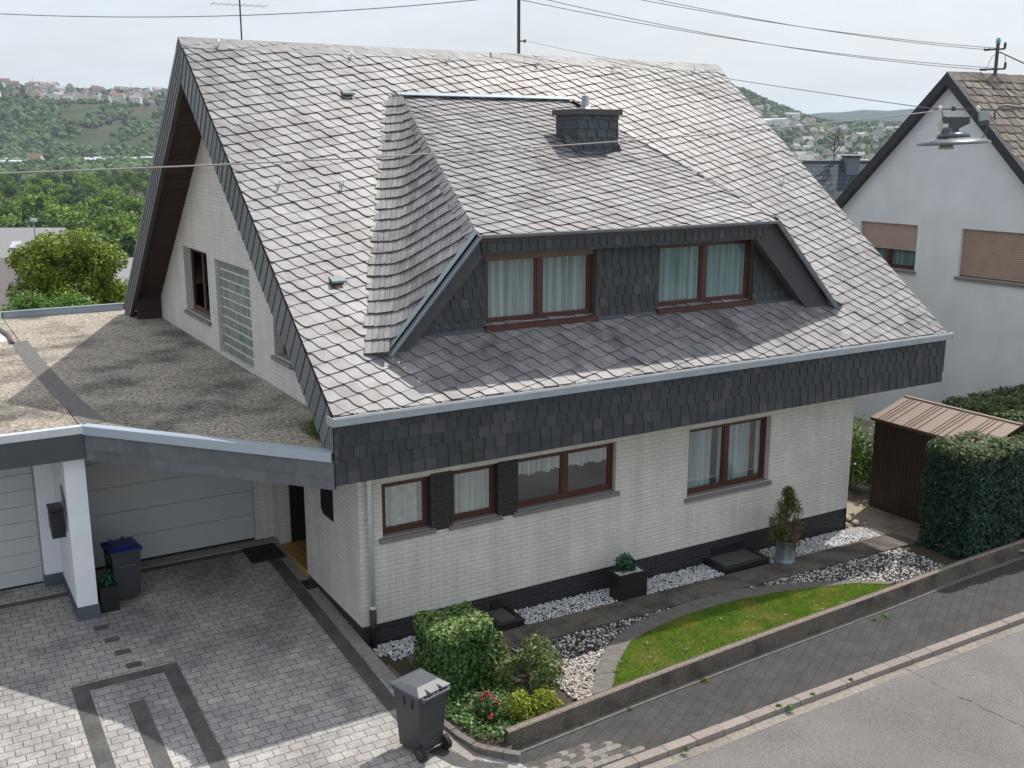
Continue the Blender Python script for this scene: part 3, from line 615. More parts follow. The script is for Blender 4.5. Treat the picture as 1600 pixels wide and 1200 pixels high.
# pebbles
def ico(n=0):
    t = (1+5**.5)/2; v = np.array([(-1, t, 0), (1, t, 0), (-1, -t, 0), (1, -t, 0), (0, -1, t), (0, 1, t), (0, -1, -t), (0, 1, -t), (t, 0, -1), (t, 0, 1), (-t, 0, -1), (-t, 0, 1)]); v /= np.linalg.norm(v[0])
    f = [(0, 11, 5), (0, 5, 1), (0, 1, 7), (0, 7, 10), (0, 10, 11), (1, 5, 9), (5, 11, 4), (11, 10, 2), (10, 7, 6), (7, 1, 8), (3, 9, 4), (3, 4, 2), (3, 2, 6), (3, 6, 8), (3, 8, 9), (4, 9, 5), (2, 4, 11), (6, 2, 10), (8, 6, 7), (9, 8, 1)]
    return v, f
IV, IF = ico()
def pebbles(name, m, n, region, size, test, label):
    b = MB(); Vs, Fs, Rs = [], [], []; k = 0
    while k < n:
        x, y = random.uniform(region[0], region[1]), random.uniform(region[2], region[3])
        if not test(x, y): continue
        s = random.uniform(*size); v = IV*np.array([s, s*random.uniform(.6, 1), s*random.uniform(.45, .8)])*rng.uniform(.8, 1.15, (12, 1)); a = random.uniform(0, 6.28)
        v = np.c_[v[:, 0]*math.cos(a)-v[:, 1]*math.sin(a), v[:, 0]*math.sin(a)+v[:, 1]*math.cos(a), v[:, 2]]+np.array([x, y, GZ(x, y)+random.uniform(-.02, .014)])
        Fs += [tuple(i+12*k for i in f) for f in IF]; Vs.append(v); r = random.random(); Rs += [r]*20; k += 1
    b.arr(np.vstack(Vs), Fs, 0, Rs); b.build(name, m, org=(0, 0, 0), kind='stuff', label=label)
WELLS = [(2.12, 2.62, -.57, 0.), (6.95, 8.05, -.60, 0.)]
in_well = lambda x, y: any(a-.02 < x < c+.02 and d-.02 < y for a, c, d, e in WELLS)
pebbles('white_gravel', 'pebble_w', 7600, (.1, 11.3, -.62, -.01), (.012, .025), lambda x, y: not in_well(x, y) and y > -.62-.006*x+random.uniform(0, .03) and (x > .25 or y > -.4) and (x < 10.85 or y < -.1), 'white gravel strip along the dark plinth')
def mixed_ok(x, y):
    if y > -1.17-.01*x-.01 or inside((x, y), oo+[(9.3, -3.5), (2.0, -3.5)]) or y < wy(x)+.12: return False
    if x < 2.0: return False
    return x < 10.9-.6*max(0, -1.5-y)*0
dark_ok = lambda x, y: mixed_ok(x, y) and (random.random() < max(.12, min(1, (y+2.3)*1.6)) if x < 4 else True)
pebbles('dark_gravel', 'pebble_m', 5600, (2.0, 11.2, -3.3, -1.15), (.012, .027), dark_ok, 'dark and white pebbles between path and lawn')
pebbles('pale_gravel', 'pebble_p', 1100, (2.0, 3.2, -3.3, -1.9), (.016, .032), lambda x, y: mixed_ok(x, y) and y < -1.7, 'pale gravel beside the shrubs')
# ================================================================== THE HOUSE
HL, HD = 10.78, 12.6; XL, XR = -.66, 12.3; YE, ZE, RY, RZ = -.85, 3.95, 6.3, 9.52; K = (RZ-ZE)/(RY-YE)
rz = lambda y: RZ-K*abs(y-RY)
house = empty('house', (0, 0, 0), 'white clinker house with steep grey slate roof and wide dormer', 'house')
FW1 = (.39, 1.23, 1.70, 2.57); FW2 = (1.59, 2.45, 1.69, 2.58); FW3 = (2.79, 4.82, 1.69, 2.59); FW4 = (6.46, 8.49, 1.27, 2.57)
b = MB(); nrm = -Y_
wall_holes(b, (0, 0, 0), X_, nrm, ([(0, 3.2), (HL, 3.2)], .29), [FW1, FW2, FW3, FW4], .12)
b.quad((HL, 0, -.5), (HL, HD, -.5), (HL, HD, 4.2), (HL, 0, 3.2)); b.quad((0, HD, -.5), (HL, HD, -.5), (HL, HD, 4.2), (0, HD, 4.2))
b.build('wall', 'clinker', house)
b = MB(); soff = lambda y: rz(y)-.66
gt = [(0, 3.0), (.3, soff(.3)), (RY, soff(RY)), (HD, soff(HD))]
GW1 = (7.93, 9.95, 3.97, 5.42); GBL = (4.97, 7.33, 3.43, 5.36); GW2 = (2.75, 3.67, 3.99, 4.80)
wall_holes(b, (0, 0, 0), Y_, -X_, (gt, .29), [(2.45, 3.9, .29, 2.55), GW1, GBL, GW2], .16)
b.build('gable_wall', 'clinker_y', house)
b = MB(); wall_holes(b, (HL, 0, 0), Y_, X_, (gt, -.4), [], .1); b.build('gable_wall', 'clinker_y', house)
b = MB(); b.box(XL+.07, 0, 12.62, 12.66, 3.3, 4.5); b.build('soffit_end', 'soffit', house)
# plinth, slightly recessed dark clinker
b = MB(); q = .018
b.quad((q, q, -.6), (HL-q, q, -.6), (HL-q, q, .29), (q, q, .29)); b.quad((0, 0, .29), (HL, 0, .29), (HL, .03, .29), (0, .03, .29))
b.build('plinth', 'dark_clinker', house)
b = MB(); b.quad((q, 2.45, -.3), (q, q, -.3), (q, q, .29), (q, 2.45, .29)); b.build('plinth', 'dark_clinker_y', house); b = MB(); b.quad((HL-q, q, -.6), (HL-q, 5, -.6), (HL-q, 5, .29), (HL-q, q, .29)); b.build('plinth', 'dark_clinker_y', house)
# facade windows
window(house, (0, 0, 0), X_, nrm, *FW1, 1, .09, cur='lace', sill=.05, wl=.2, cdist=.07, label='small window with a lace curtain')
window(house, (0, 0, 0), X_, nrm, *FW2, 1, .09, cur='curtain_white', sill=.05, cdist=.07, label='narrow window with a white pleated curtain')
window(house, (0, 0, 0), X_, nrm, *FW3, 2, .09, cur='curtain_white', cz=(.58, .98), scallop=.05, sill=.05, cdist=.06, label='double window with a short cafe curtain')
window(house, (0, 0, 0), X_, nrm, *FW4, 2, .12, cur='curtain', sill=.05, gaps=((7.2, 7.36), (8.12, 8.26)), cdist=.09, pane='glass', wl=.16, label='tall double window with sheer curtains')
for a, c in ((FW1[1], FW2[0]), (FW2[1], FW3[0])):
    b = MB(); b.box(a-.014, c+.014, -.012, .085, 1.645, 2.595); b.build('dark_brick_panel', 'dark_clinker', house)
# roof slopes: structural deck + laid slates
dl = math.hypot(RY-YE, RZ-ZE); Uv = X_; Vv = np.array([0, RY-YE, RZ-ZE])/dl; Nv = np.cross(Uv, Vv)
b = MB()
fl = lambda y: float(np.interp(y, [.26, 4.9], [1.0, 3.5])); fr_ = lambda y: float(np.interp(y, [.26, 4.9], [9.4, 6.8]))
def deck(x0, y0, x1, y1, x2, y2, x3, y3): b.prism([(x0, y0, rz(y0)-.02), (x1, y1, rz(y1)-.02), (x2, y2, rz(y2)-.02), (x3, y3, rz(y3)-.02)], (0, 0, -.14), 1)
deck(XL+.01, YE, XR-.01, YE, XR-.01, .26, XL+.01, .26); deck(XL+.01, 4.9, XR-.01, 4.9, XR-.01, RY, XL+.01, RY)
deck(XL+.01, .26, fl(.26), .26, fl(4.9), 4.9, XL+.01, 4.9); deck(fr_(.26), .26, XR-.01, .26, XR-.01, 4.9, fr_(4.9), 4.9)
in_room = lambda u, v: (lambda y: .3 < y < 4.8 and fl(y)+.3 < u+XL < fr_(y)-.3)(YE+v*(RY-YE)/dl)
yb_, zb_ = 13.75, rz(13.75)
b.prism([(XL, RY, RZ), (XR, RY, RZ), (XR, yb_, zb_), (XL, yb_, zb_)], (0, 0, -.16), 1)
slate_field(b, (XL, YE, ZE), Uv, Vv, Nv, [(.0, .02), (XR-XL, .02), (XR-XL, dl), (0, dl)], skip=in_room)
# straight slates closing the eaves and the two verges
slate_field(b, (XL, YE, ZE+.004), Uv, Vv, Nv, [(.0, -.05), (XR-XL, -.05), (XR-XL, .13), (0, .13)], s=.26, ang=0, pitch=.3, hgt=.016, th=.012, shape=[(0, 0), (-.01, .3), (.29, .3), (.29, 0)])
slate_field(b, (XR-.30, YE, ZE+.002), Uv, Vv, Nv, [(.0, .0), (.31, .0), (.31, dl), (.05, dl)], s=.33, ang=-24, pitch=.24, hgt=.02, th=.012)
roof = b.build('roof', ['slate', 'slate_edge'], house)
b = MB()
n = 46
for i in range(n):
    a = XL-.015+(XR-XL+.03)*i/n; c = XL-.015+(XR-XL+.03)*(i+1)/n; t = random.uniform(-.003, .003)
    b.prism([(a, RY-.26, rz(RY-.26)+.028+t), (c, RY-.26, rz(RY-.26)+.034+t), (c, RY, RZ+.04+t), (a, RY, RZ+.034+t)], (0, 0, -.012))
    b.prism([(a, RY, RZ+.034+t), (c, RY, RZ+.04+t), (c, RY+.22, rz(RY+.22)+.034+t), (a, RY+.22, rz(RY+.22)+.028+t)], (0, 0, -.012))
b.build('ridge_cap', mat('ridge_slate', (.25, .248, .25), .6, var=(5, .25), rnd=.14, spec=.35), roof)
# verge boards (slated), soffit, eaves fascia
VB = .78
def verge(x, out):
    b = MB(); s_ = 1 if out > 0 else -1
    for (ya, yb) in ((YE, RY), (RY, yb_)):
        za, zb = rz(ya), rz(yb); ln = math.hypot(yb-ya, zb-za); U = np.array([0, yb-ya, zb-za])/ln
        n_ = int(ln/.235); tv = x+out*.012; up = U if U[2] > 0 else -U
        dn = np.array([0, 0, -VB]); sh_ = up*VB*.6; Nn = np.array([float(out), 0, 0]); nrm_ = np.cross(U, Nn)
        if ya == YE:
            for i in range(-2, n_+3):
                t0, t1 = max(0, min(ln, ln*i/n_)), max(0, min(ln, ln*(i+1)/n_)); P0 = np.array([tv, ya, za]); r = random.random(); o1 = random.uniform(.012, .018)*out
                lo, hi = P0+U*t0, P0+U*t1; c0, c1 = P0+U*ln*i/n_+dn+sh_, P0+U*ln*(i+1)/n_+dn+sh_
                if t1-t0 < .01: continue
                if c1[1] > RY: c1 = np.array([tv, RY, RZ-VB])
                if c0[1] > RY: c0 = np.array([tv, RY, RZ-VB])
                A = [lo+X_*o1, hi+X_*o1*.15, c1+X_*o1*.15, c0+X_*o1]; b.poly(A if out > 0 else A[::-1], 0, r); b.quad(lo+X_*o1, c0+X_*o1, c0-X_*out*.01, lo-X_*out*.01, 1, r)
            t_ = VB*.6; p_ = [np.array([tv, ya, za]), np.array([tv, ya, za])+dn+sh_, np.array([tv, ya, za])+dn]; p_ = [q+X_*out*.004 for q in p_]; b.poly(p_ if out < 0 else p_[::-1], 0, .5)
        else:
            for k in range(5):
                d0, d1 = dn*k/5, dn*(k+1)/5+dn*.02; m_ = 16
                for i in range(m_):
                    lo, hi = np.array([tv, ya, za])+U*ln*i/m_, np.array([tv, ya, za])+U*ln*(i+1)/m_; r = random.random(); oo_ = .02*out
                    A = [lo+d0+X_*oo_*.2, hi+d0+X_*oo_*.2, hi+d1+X_*oo_, lo+d1+X_*oo_]; b.poly(A if out < 0 else A[::-1], 0, r); b.quad(lo+d1+X_*oo_, hi+d1+X_*oo_, hi+d1-X_*out*.01, lo+d1-X_*out*.01, 1, r)
        a_, c_ = np.array([x, ya, za]), np.array([x, yb, zb])
        b.prism([a_, c_, c_+dn, a_+dn], (-out*.06, 0, 0), 1)
    return b.build('verge_board', ['slate_verge', 'slate_edge'], house)
verge(XL, -1); verge(XR, 1)
for (x0, x1) in ((XL+.05, 0), (HL, XR-.05)):
    b = MB()
    for ya, yb in ((YE+.05, RY), (RY, yb_)):
        n_ = 60
        for i in range(n_):
            p = ya+(yb-ya)*i/n_; q2 = ya+(yb-ya)*(i+.93)/n_
            b.quad((x0, p, soff(p)), (x1, p, soff(p)), (x1, q2, soff(q2)), (x0, q2, soff(q2)))
            b.quad((x0, q2, soff(q2)+.01), (x1, q2, soff(q2)+.01), (x1, ya+(yb-ya)*(i+1)/n_, soff(ya+(yb-ya)*(i+1)/n_)+.01), (x0, ya+(yb-ya)*(i+1)/n_, soff(ya+(yb-ya)*(i+1)/n_)+.01))
    b.build('gable_soffit', 'soffit', house)
b = MB(); FB = 2.97
b.box(XL+.01, XR-.01, YE+.025, YE+.06, FB, ZE-.03, 1)
slate_wall(b, (XL, YE-.002, FB-.01), X_, Z_, -Y_, [(0, 0), (XR-XL, 0), (XR-XL, ZE-FB), (0, ZE-FB)], s=.2, pitch=.185)
b.build('eaves_fascia', ['slate_dark', 'slate_edge'], house)
b = MB(); b.prism([(XL+.05, YE+.05, FB+.02), (XR-.05, YE+.05, FB+.02), (XR-.05, 0, FB-.02), (XL+.05, 0, FB-.02)], (0, 0, .02)); b.build('eaves_soffit', 'beige', house)
b = MB()                                              # box gutter with its folded end
b.box(XL-.05, XR+.06, YE-.115, YE-.105, ZE-.105, ZE+.02); b.box(XL-.05, XR+.06, YE-.105, YE-.005, ZE-.105, ZE-.095); b.box(XL-.05, XR+.06, YE-.124, YE-.1, ZE-.008, ZE+.026, 1)
for x in (XL-.06, XR+.05): b.box(x, x+.012, YE-.115, YE+.12, ZE-.105, ZE+.02)
for i in range(19): x = XL+.3+i*.68; b.box(x, x+.02, YE-.12, YE+.02, ZE+.024, ZE+.03)
b.build('gutter', [mat('gutter_zinc', (.36, .40, .44), .5, var=(5, .12), metal=.3), 'zinc'], house)
b = MB(); b.tube([(.16, -.1, 2.95), (.16, -.075, 2.6), (.16, -.07, .62)], .042, 14, 0)
b.lathe((.16, -.07, .6), [(.05, 0), (.052, .03), (.045, .05)], 16, 0); b.box(.1, .22, -.12, .0, 2.02, 2.04, 0)
dp = b.build('downpipe', 'zinc', house, smooth=True)
b = MB(); b.tube([(.16, -.07, .6), (.16, -.07, -.08)], .053, 16); b.lathe((.16, -.07, .22), [(.062, 0), (.062, .03)], 16); b.build('standpipe', 'black', dp, smooth=True)
# gable side: window, glass blocks, door recess, letter panel
window(house, (0, 0, 0), Y_, -X_, *GW1, 2, .16, sill=.06, cur=None, fw=.075, pane='glass_blue', label='gable window in deep reveal')
window(house, (0, 0, 0), Y_, -X_, *GW2, 1, .16, sill=.06, cur=None, label='small gable window half hidden by the verge')
b = MB(); y0, y1, z0, z1 = GBL
b.quad((.1, y0, z0), (.1, y1, z0), (.1, y1, z1), (.1, y0, z1), 1)
nc, nr = 12, 10
for i in range(nc):
    for j in range(nr):
        a, c = y0+(y1-y0)*(i+.09)/nc, y0+(y1-y0)*(i+.91)/nc; d, e = z0+(z1-z0)*(j+.09)/nr, z0+(z1-z0)*(j+.91)/nr; q = .014
        o = [(.085, a, d), (.085, c, d), (.085, c, e), (.085, a, e)]; ii_ = [(.068, a+q, d+q), (.068, c-q, d+q), (.068, c-q, e-q), (.068, a+q, e-q)]
        r = random.random(); b.poly(ii_, 0, r)
        for k in range(4): b.quad(o[k], o[(k+1) % 4], ii_[(k+1) % 4], ii_[k], 0, r)
b.build('glass_block_window', ['glassblock', 'mortar'], house)
b = MB(); b.box(-.012, -.002, y0-.02, y1+.02, z0-.1, z0-.005); b.build('flashing', 'membrane', house)
rd = 1.25; zf = .36
b = MB(); b.quad((0.001, 3.893, zf), (.2, 3.893, zf), (.2, 3.893, 2.6), (0.001, 3.893, 2.6)); b.build('porch_side', 'clinker', house); b = MB(); b.quad((0.001, 2.457, zf), (0.001, 2.457, 2.6), (rd, 2.457, 2.6), (rd, 2.457, zf)); b.build('porch_side', 'clinker', house)
b = MB(); b.quad((rd, 2.45, zf), (rd, 2.45, 2.6), (rd, 4.0, 2.6), (rd, 4.0, zf)); b.build('porch_side', 'clinker_y', house)
b = MB(); b.quad((0, 2.45, 2.56), (rd, 2.45, 2.56), (rd, 4.0, 2.56), (0, 4.0, 2.56)); b.build('porch_ceiling', 'soffit', house)
b = MB(); b.box(.2, rd, 3.9, 3.95, zf, 2.55); b.box(.3, .55, 3.885, 3.9, zf+.12, 2.4); b.box(.62, 1.18, 3.885, 3.9, zf+.12, 1.2); b.box(.62, 1.18, 3.885, 3.9, 1.3, 2.4)
d_ = b.build('house_door', mat('dark_door', (.02, .015, .013), .35), house, bev=.006)
b = MB(); b.tube([(.6, 3.84, 1.0), (.6, 3.84, 1.5)], .012, 8); b.build('handle', 'steel', d_)
b = MB(); b.box(-.03, rd, 2.46, 3.88, zf-.3, zf-.005); b.build('door_step', 'ochre', house, bev=.008)
b = MB(); P = [(0, 1.06, 2.35), (0, 1.6, 2.35), (0, 1.6, 1.77), (0, 1.55, 1.74), (0, 1.5, 1.7), (0, 1.06, 1.7)]
b.prism([(-.004, y, z) for _, y, z in P], (-.012, 0, 0)); b.build('wall_panel', mat('matt_black_panel', (.012, .012, .013), .8, spec=.2), house)
# light wells at the plinth
for (a, c, d, e) in WELLS:
    b = MB(); z0 = ggard(a)-.05; zt = ggard(a)+.115; t = .085
    b.box(a, c, d, d+t, z0, zt); b.box(a, a+t, d+t, e-.002, z0, zt); b.box(c-t, c, d+t, e-.002, z0, zt)
    lw = b.build('light_well', 'black', house, bev=.008)
    b = MB(); n_ = int((c-a-2*t)/.025)
    for i in range(n_): x = a+t+.025*i; b.box(x, x+.013, d+t, e-.003, zt-.03, zt-.012)
    for i in range(5): y = d+t+(e-d-t)*i/5; b.box(a+t, c-t, y, y+.006, zt-.026, zt-.014)
    b.build('grating', mat('grating_mesh', (.12, .125, .125), .6), lw)
    b = MB(); b.box(a+.18, c-.12, .0, .016, zt-.02, zt+.14); b.build('cellar_window', 'black', lw)

# ------------------------------------------------------------------ dormer
T1, B1, E1 = np.array([3.2, 5., 8.5]), np.array([.55, -.05, 4.59]), np.array([2.06, -.05, 6.28])
T2, B2, E2 = np.array([7.05, 5., 8.5]), np.array([9.85, -.05, 4.59]), np.array([8.22, -.05, 6.28])
dr = MB(); Vd = (T1-E1)*np.array([0, 1, 1]); ld = np.linalg.norm(Vd); Vd /= ld; Nd = np.cross(X_, Vd)
DO = np.array([0, E1[1]-.06, E1[2]-.06*Vd[2]/Vd[1]])
reg = [(E1[0]-.02, 0), (E2[0]+.02, 0), (T2[0]+.02, ld+.05), (T1[0]-.02, ld+.05)]
regd = [(E1[0]+.05, 0), (E2[0]-.08, 0), (T2[0]-.08, ld), (T1[0]+.05, ld)]; dr.prism([DO+X_*u+Vd*v-Nd*.02 for u, v in regd], -Nd*.08, 1)
slate_field(dr, DO+Nd*.004, X_, Vd, Nd, reg, s=.23, pitch=.23)
dormer = dr.build('dormer', ['slate', 'slate_edge'], house)
def swept(Bp, T, E, Um, mirror, name):
    """cheek swept into the main slope: courses run level from the main slope round into the steep side"""
    b = MB(); ev = T-Bp; lv = np.linalg.norm(ev); ev = ev/lv
    du = (E-Bp)-((E-Bp)@ev)*ev; eu = np.linalg.norm(du); du /= eu; Ev = (E-Bp)@ev
    dm = Um-(Um@ev)*ev; dm /= np.linalg.norm(dm)
    nout = np.cross(du, ev)*(1 if not mirror else -1); nm = np.cross(dm, -ev)*(1 if not mirror else -1)
    R_ = .42; offf = lambda u: .034*smooth(-.42, -.1, u)-.006
    def P(u, v, h):
        a = -dm*0
        if u < -R_: p = Bp+ev*v+dm*(-u); n_ = Nv
        elif u > R_: p = Bp+ev*v+du*u; n_ = nout
        else:
            t = (u+R_)/(2*R_); p = Bp+ev*v+dm*R_*(1-t)**2+du*R_*t*t; n_ = Nv*(1-t)+nout*t; n_ = n_/np.linalg.norm(n_)
        return p+n_*(h+offf(u))
    umax = lambda v: eu*v/Ev if v < Ev else eu*(lv-v)/(lv-Ev)
    pitch = .285; k = 0; v = -.12
    while v < lv-.3:
        u = -.36-random.uniform(0, .06)
        while True:
            wd = random.uniform(.085, .12); u1 = u+wd; lim = umax(max(.001, min(lv-.001, v+.1)))
            if u >= max(lim, -.1): break
            r = random.random(); top = v+pitch+.06; dv0 = random.uniform(-.008, .008)
            sg = []
            for (a, c) in ((u+.003, u1-.003),):
                lo_a, lo_c = v+dv0, v+dv0; lf = random.uniform(.028, .042)
                def cv(uu, vv):
                    return min(uu, max(umax(max(.001, min(lv-.001, vv)))+.02, -.02)) if vv > 0 else uu
                A = P(cv(a, lo_a), lo_a, lf); B_ = P(cv(c, lo_c), lo_c+(.012 if not mirror else 0), lf*.9); C_ = P(cv(c, top), min(top, lv+.02), .002); D_ = P(cv(a, top), min(top, lv+.02), .002)
                q = [A, B_, C_, D_] if not mirror else [B_, A, D_, C_]
                b.poly(q, 0, r)
                A2 = P(cv(a, lo_a), lo_a, -.012); B2_ = P(cv(c, lo_c), lo_c, -.012)
                b.quad(*( [A2, B2_, B_, A] if not mirror else [B2_, A2, A, B_]), 1, r)
                b.quad(A, D_, P(cv(a, top), top, -.01), A2, 1, r); b.quad(B_, C_, P(cv(c, top), top, -.01), B2_, 1, r)
            u = u1
        v += pitch; k += 1
    # backing sheet
    m_ = 40
    for i in range(m_):
        va, vb = lv*i/m_, lv*(i+1)/m_
        us = np.linspace(-.38, 1, 10)
        for j in range(9):
            f = lambda t, vv: P(-.38+(umax(max(.001, min(lv-.001, vv)))+.38)*t, vv, -.014)
            q = [f(j/9, va), f((j+1)/9, va), f((j+1)/9, vb), f(j/9, vb)]; b.poly(q if not mirror else q[::-1], 1)
    b.build('cheek', ['slate', 'slate_edge'], dormer)
    # hip trim slates
    h = MB(); n_ = 26
    for i in range(n_):
        p, q = E+(T-E)*(i/n_), E+(T-E)*((i+1)/n_); r = random.random(); d = du*(-.0)+(Bp-E)*0
        side = -np.cross(T-E, nout); side /= np.linalg.norm(side); side = side if (side@(Bp-E)) > 0 else -side
        wd = .17*(1-.45*i/n_); hh = (.062, .045) if not mirror else (.022, .018); a = [p+nout*hh[0], q+nout*hh[1], q+nout*hh[1]+side*wd, p+nout*hh[0]+side*wd]
        h.prism(a, -nout*.014, 0)
    h.build('hip_slates', mat('hip_slate', (.2, .21, .215), .5, rnd=.18, var=(8, .15)), dormer)
swept(B1, T1, E1, -X_, False, 'cheek'); swept(B2, T2, E2, X_, True, 'cheek')
# dormer front wall
DW1 = (2.33, 4.44, 4.81, 5.93); DW2 = (5.77, 7.99, 4.81, 5.96); yw = .2
b = MB(); gf = [(B1[0]-.1, 4.5), (E1[0], 6.26), (E2[0], 6.26), (B2[0]+.1, 4.5)]
wall_holes(b, (0, yw, 0), X_, -Y_, (gf, 4.4), [DW1, DW2], .09, 1)
for a, c in ((B1[0]+.05, DW1[0]), (DW1[1], DW2[0]), (DW2[1], B2[0]-.05)):
    lf = lambda u: float(np.interp(u, [t[0] for t in gf], [t[1] for t in gf])); rg = [(a, 4.5), (c, 4.5), (c, lf(c)), (a, lf(a))]
    rg = rg if c < 3 or a > 7 else [(a, 4.5), (c, 4.5), (c, 6.2), (a, 6.2)]
    slate_wall(b, (0, yw-.026, 0), X_, Z_, -Y_, rg, s=.165, pitch=.165)
b.build('dormer_wall', ['slate_dark', 'slate_edge'], dormer)
b = MB(); z0 = 5.97                                     # slated eaves band and raking boards
b.prism([(E1[0]+.05, -.04, 6.22), (E2[0]-.05, -.04, 6.22), (E2[0]-.27, -.04, z0), (E1[0]+.1, -.04, z0)], (0, .03, 0), 1)
slate_wall(b, (0, -.066, 0), X_, Z_, -Y_, [(E1[0]+.1, z0-.01), (E2[0]-.27, z0-.01), (E2[0]-.05, 6.22), (E1[0]+.05, 6.22)], s=.15, pitch=.15)
for Bp, E, sg in ((B1, E1, 1), (B2, E2, -1)):
    q = [(E[0], -.04, 6.24), (Bp[0], -.04, 4.56), (Bp[0]+sg*(.62 if sg < 0 else .3), -.04, 4.56), (E[0]+sg*(.42 if sg < 0 else .15), -.04, z0)]
    b.prism(q if sg > 0 else q[::-1], (0, .04, 0), 0)
    ki_ = .58 if sg < 0 else .28; kj_ = .38 if sg < 0 else .13; b.prism([(Bp[0]+sg*ki_, 0, 4.56), (E[0]+sg*kj_, 0, z0+.02), (E[0]+sg*kj_, yw, z0+.02), (Bp[0]+sg*ki_, yw, 4.56)], (0, 0, .02), 1)
b.prism([(E1[0]+.3, -.02, z0+.01), (E2[0]-.3, -.02, z0+.01), (E2[0]-.3, yw, z0+.01), (E1[0]+.3, yw, z0+.01)], (0, 0, .02), 1)
b.build('dormer_fascia', ['slate_dark', 'slate_edge'], dormer)
b = MB()
def halfpipe(b, p, q, r=.055, m=0):
    p, q = np.asarray(p, float), np.asarray(q, float); d = (q-p)/np.linalg.norm(q-p); sd = np.array([0, -1., 0]); up = np.cross(d, sd); up = up if up[2] > 0 else -up; n_ = 8
    for t0, t1 in zip(np.linspace(-.15, math.pi, n_)[:-1], np.linspace(-.15, math.pi, n_)[1:]):
        f = lambda t, o: o+sd*(r*math.cos(t))-up*(r*math.sin(t)); b.quad(f(t0, p), f(t0, q), f(t1, q), f(t1, p), m)
    b.tube([p+sd*r, q+sd*r], .011, 6, m)
o_ = np.array([0, -.1, .0])
halfpipe(b, E1+o_, E2+o_); halfpipe(b, B1+o_+np.array([-.03, 0, 0]), E1+o_); halfpipe(b, E2+o_, B2+o_+np.array([.03, 0, 0]))
for i in range(8): x = E1[0]+.4+i*.78; b.box(x, x+.014, -.21, -.05, 6.27, 6.276)
b.build('dormer_gutter', 'zinc_dark', dormer)
b = MB()                                               # raking zinc strip left, top flashing, lead apron
d = (E1-B1); n1 = np.cross(d, Y_); n1 /= np.linalg.norm(n1)
b.prism([B1+np.array([-.02, -.07, .07]), E1+np.array([-.02, -.07, .05]), E1+np.array([-.02, .03, .07]), B1+np.array([-.02, .03, .09])], (0, 0, .012))
zf_ = mat('bright_zinc', (.23, .28, .32), .5, metal=.3); b.build('zinc_flashing', zf_, dormer); b = MB(); d = (E2-B2); b.prism([B2+np.array([.02, -.07, .07]), E2+np.array([.02, -.07, .05]), E2+np.array([.02, .03, .07]), B2+np.array([.02, .03, .09])], (0, 0, .012))
b.build('zinc_flashing', zf_, dormer); b = MB(); b.prism([(T1[0]-.1, 5.06, rz(5.06)+.06), (T2[0]+.1, 5.06, rz(5.06)+.06), (T2[0]+.1, 4.93, rz(5.06)+.0), (T1[0]-.1, 4.93, rz(5.06)+.0)], (0, 0, .012))
b.build('zinc_flashing', zf_, dormer)
b = MB(); aa = lambda x: [(x, yw-.012, 4.95), (x, yw-.02, rz(yw)+.03), (x, yw-.2, rz(yw-.2)+.03)]
for x0, x1, hh in ((B1[0]+.28, DW1[0], .13), (DW1[0], DW1[1], .0), (DW1[1], DW2[0], .1), (DW2[0], DW2[1], 0), (DW2[1], B2[0]-.28, .16)):
    P0 = [(x0, yw-.022, rz(yw)+hh), (x1, yw-.022, rz(yw)+hh), (x1, yw-.026, rz(yw)+.03), (x0, yw-.026, rz(yw)+.03)]
    if hh: b.poly(P0)
    b.quad((x0, yw-.026, rz(yw)+.03), (x1, yw-.026, rz(yw)+.03), (x1, yw-.08, rz(yw-.08)+.03), (x0, yw-.08, rz(yw-.08)+.03))
b.build('lead_apron', 'lead', dormer)
dw = window(house, (0, yw, 0), X_, -Y_, *DW1, 2, .07, cur='curtain', wl=.16, cdist=.08, pane='glass', name='dormer_window', label='dormer window with raised brown shutter', shutter=.09, shmat='shutter_br')
dw2 = window(house, (0, yw, 0), X_, -Y_, *DW2, 2, .07, cur='curtain', wl=.14, cdist=.08, pane='glass_blue', name='dormer_window', label='dormer window with pleated sheer curtains')
for (u0, u1, z0, z1), wn_ in ((DW1, dw), (DW2, dw2)):
    b = MB(); b.box(u0-.03, u1+.03, yw-.1, yw+.02, z0-.055, z0+.004); b.box(u0-.03, u1+.03, yw-.09, yw-.03, z0-.14, z0-.055); b.build('sill', 'wood', wn_)
# chimney
cx0, cx1, cy0, cy1 = 5.73, 6.67, 2.66, 3.42; zd = lambda y: E1[2]+(y-E1[1])*(T1[2]-E1[2])/(T1[1]-E1[1]); ct = 8.17
b = MB(); b.box(cx0+.03, cx1-.03, cy0+.03, cy1-.03, 7.2, ct, 1)
for O, U, Nn, ln in (((cx0, cy0, 0), X_, -Y_, cx1-cx0), ((cx0, cy1, 0), -Y_, -X_, cy1-cy0), ((cx1, cy0, 0), Y_, X_, cy1-cy0)):
    slate_field(b, O, U, Z_, Nn, [(0, 7.3), (ln, 7.3), (ln, ct), (0, ct)], s=.235, ang=0, pitch=.165, hgt=.016, th=.008, shape=[(.03, 0), (.008, .012), (0, .045), (0, .24), (.25, .24), (.25, 0)])
chim = b.build('chimney', [mat('chimney_slate', (.045, .053, .062), .45, rnd=.2, var=(6, .15), spec=.5), 'slate_edge'], roof)
b = MB(); b.box(cx0-.06, cx1+.06, cy0-.06, cy1+.06, ct, ct+.11); b.build('chimney_cap', mat('cap_concrete', (.085, .075, .068), .85, var=(15, .3)), chim, bev=.012)
b = MB(); b.lathe(((cx0+cx1)/2-.05, (cy0+cy1)/2, ct+.11), [(.17, 0), (.1, .05), (.07, .07), (.07, .25), (.055, .26), (.05, .1)], 18); b.build('flue', 'zinc_dark', chim, smooth=True)
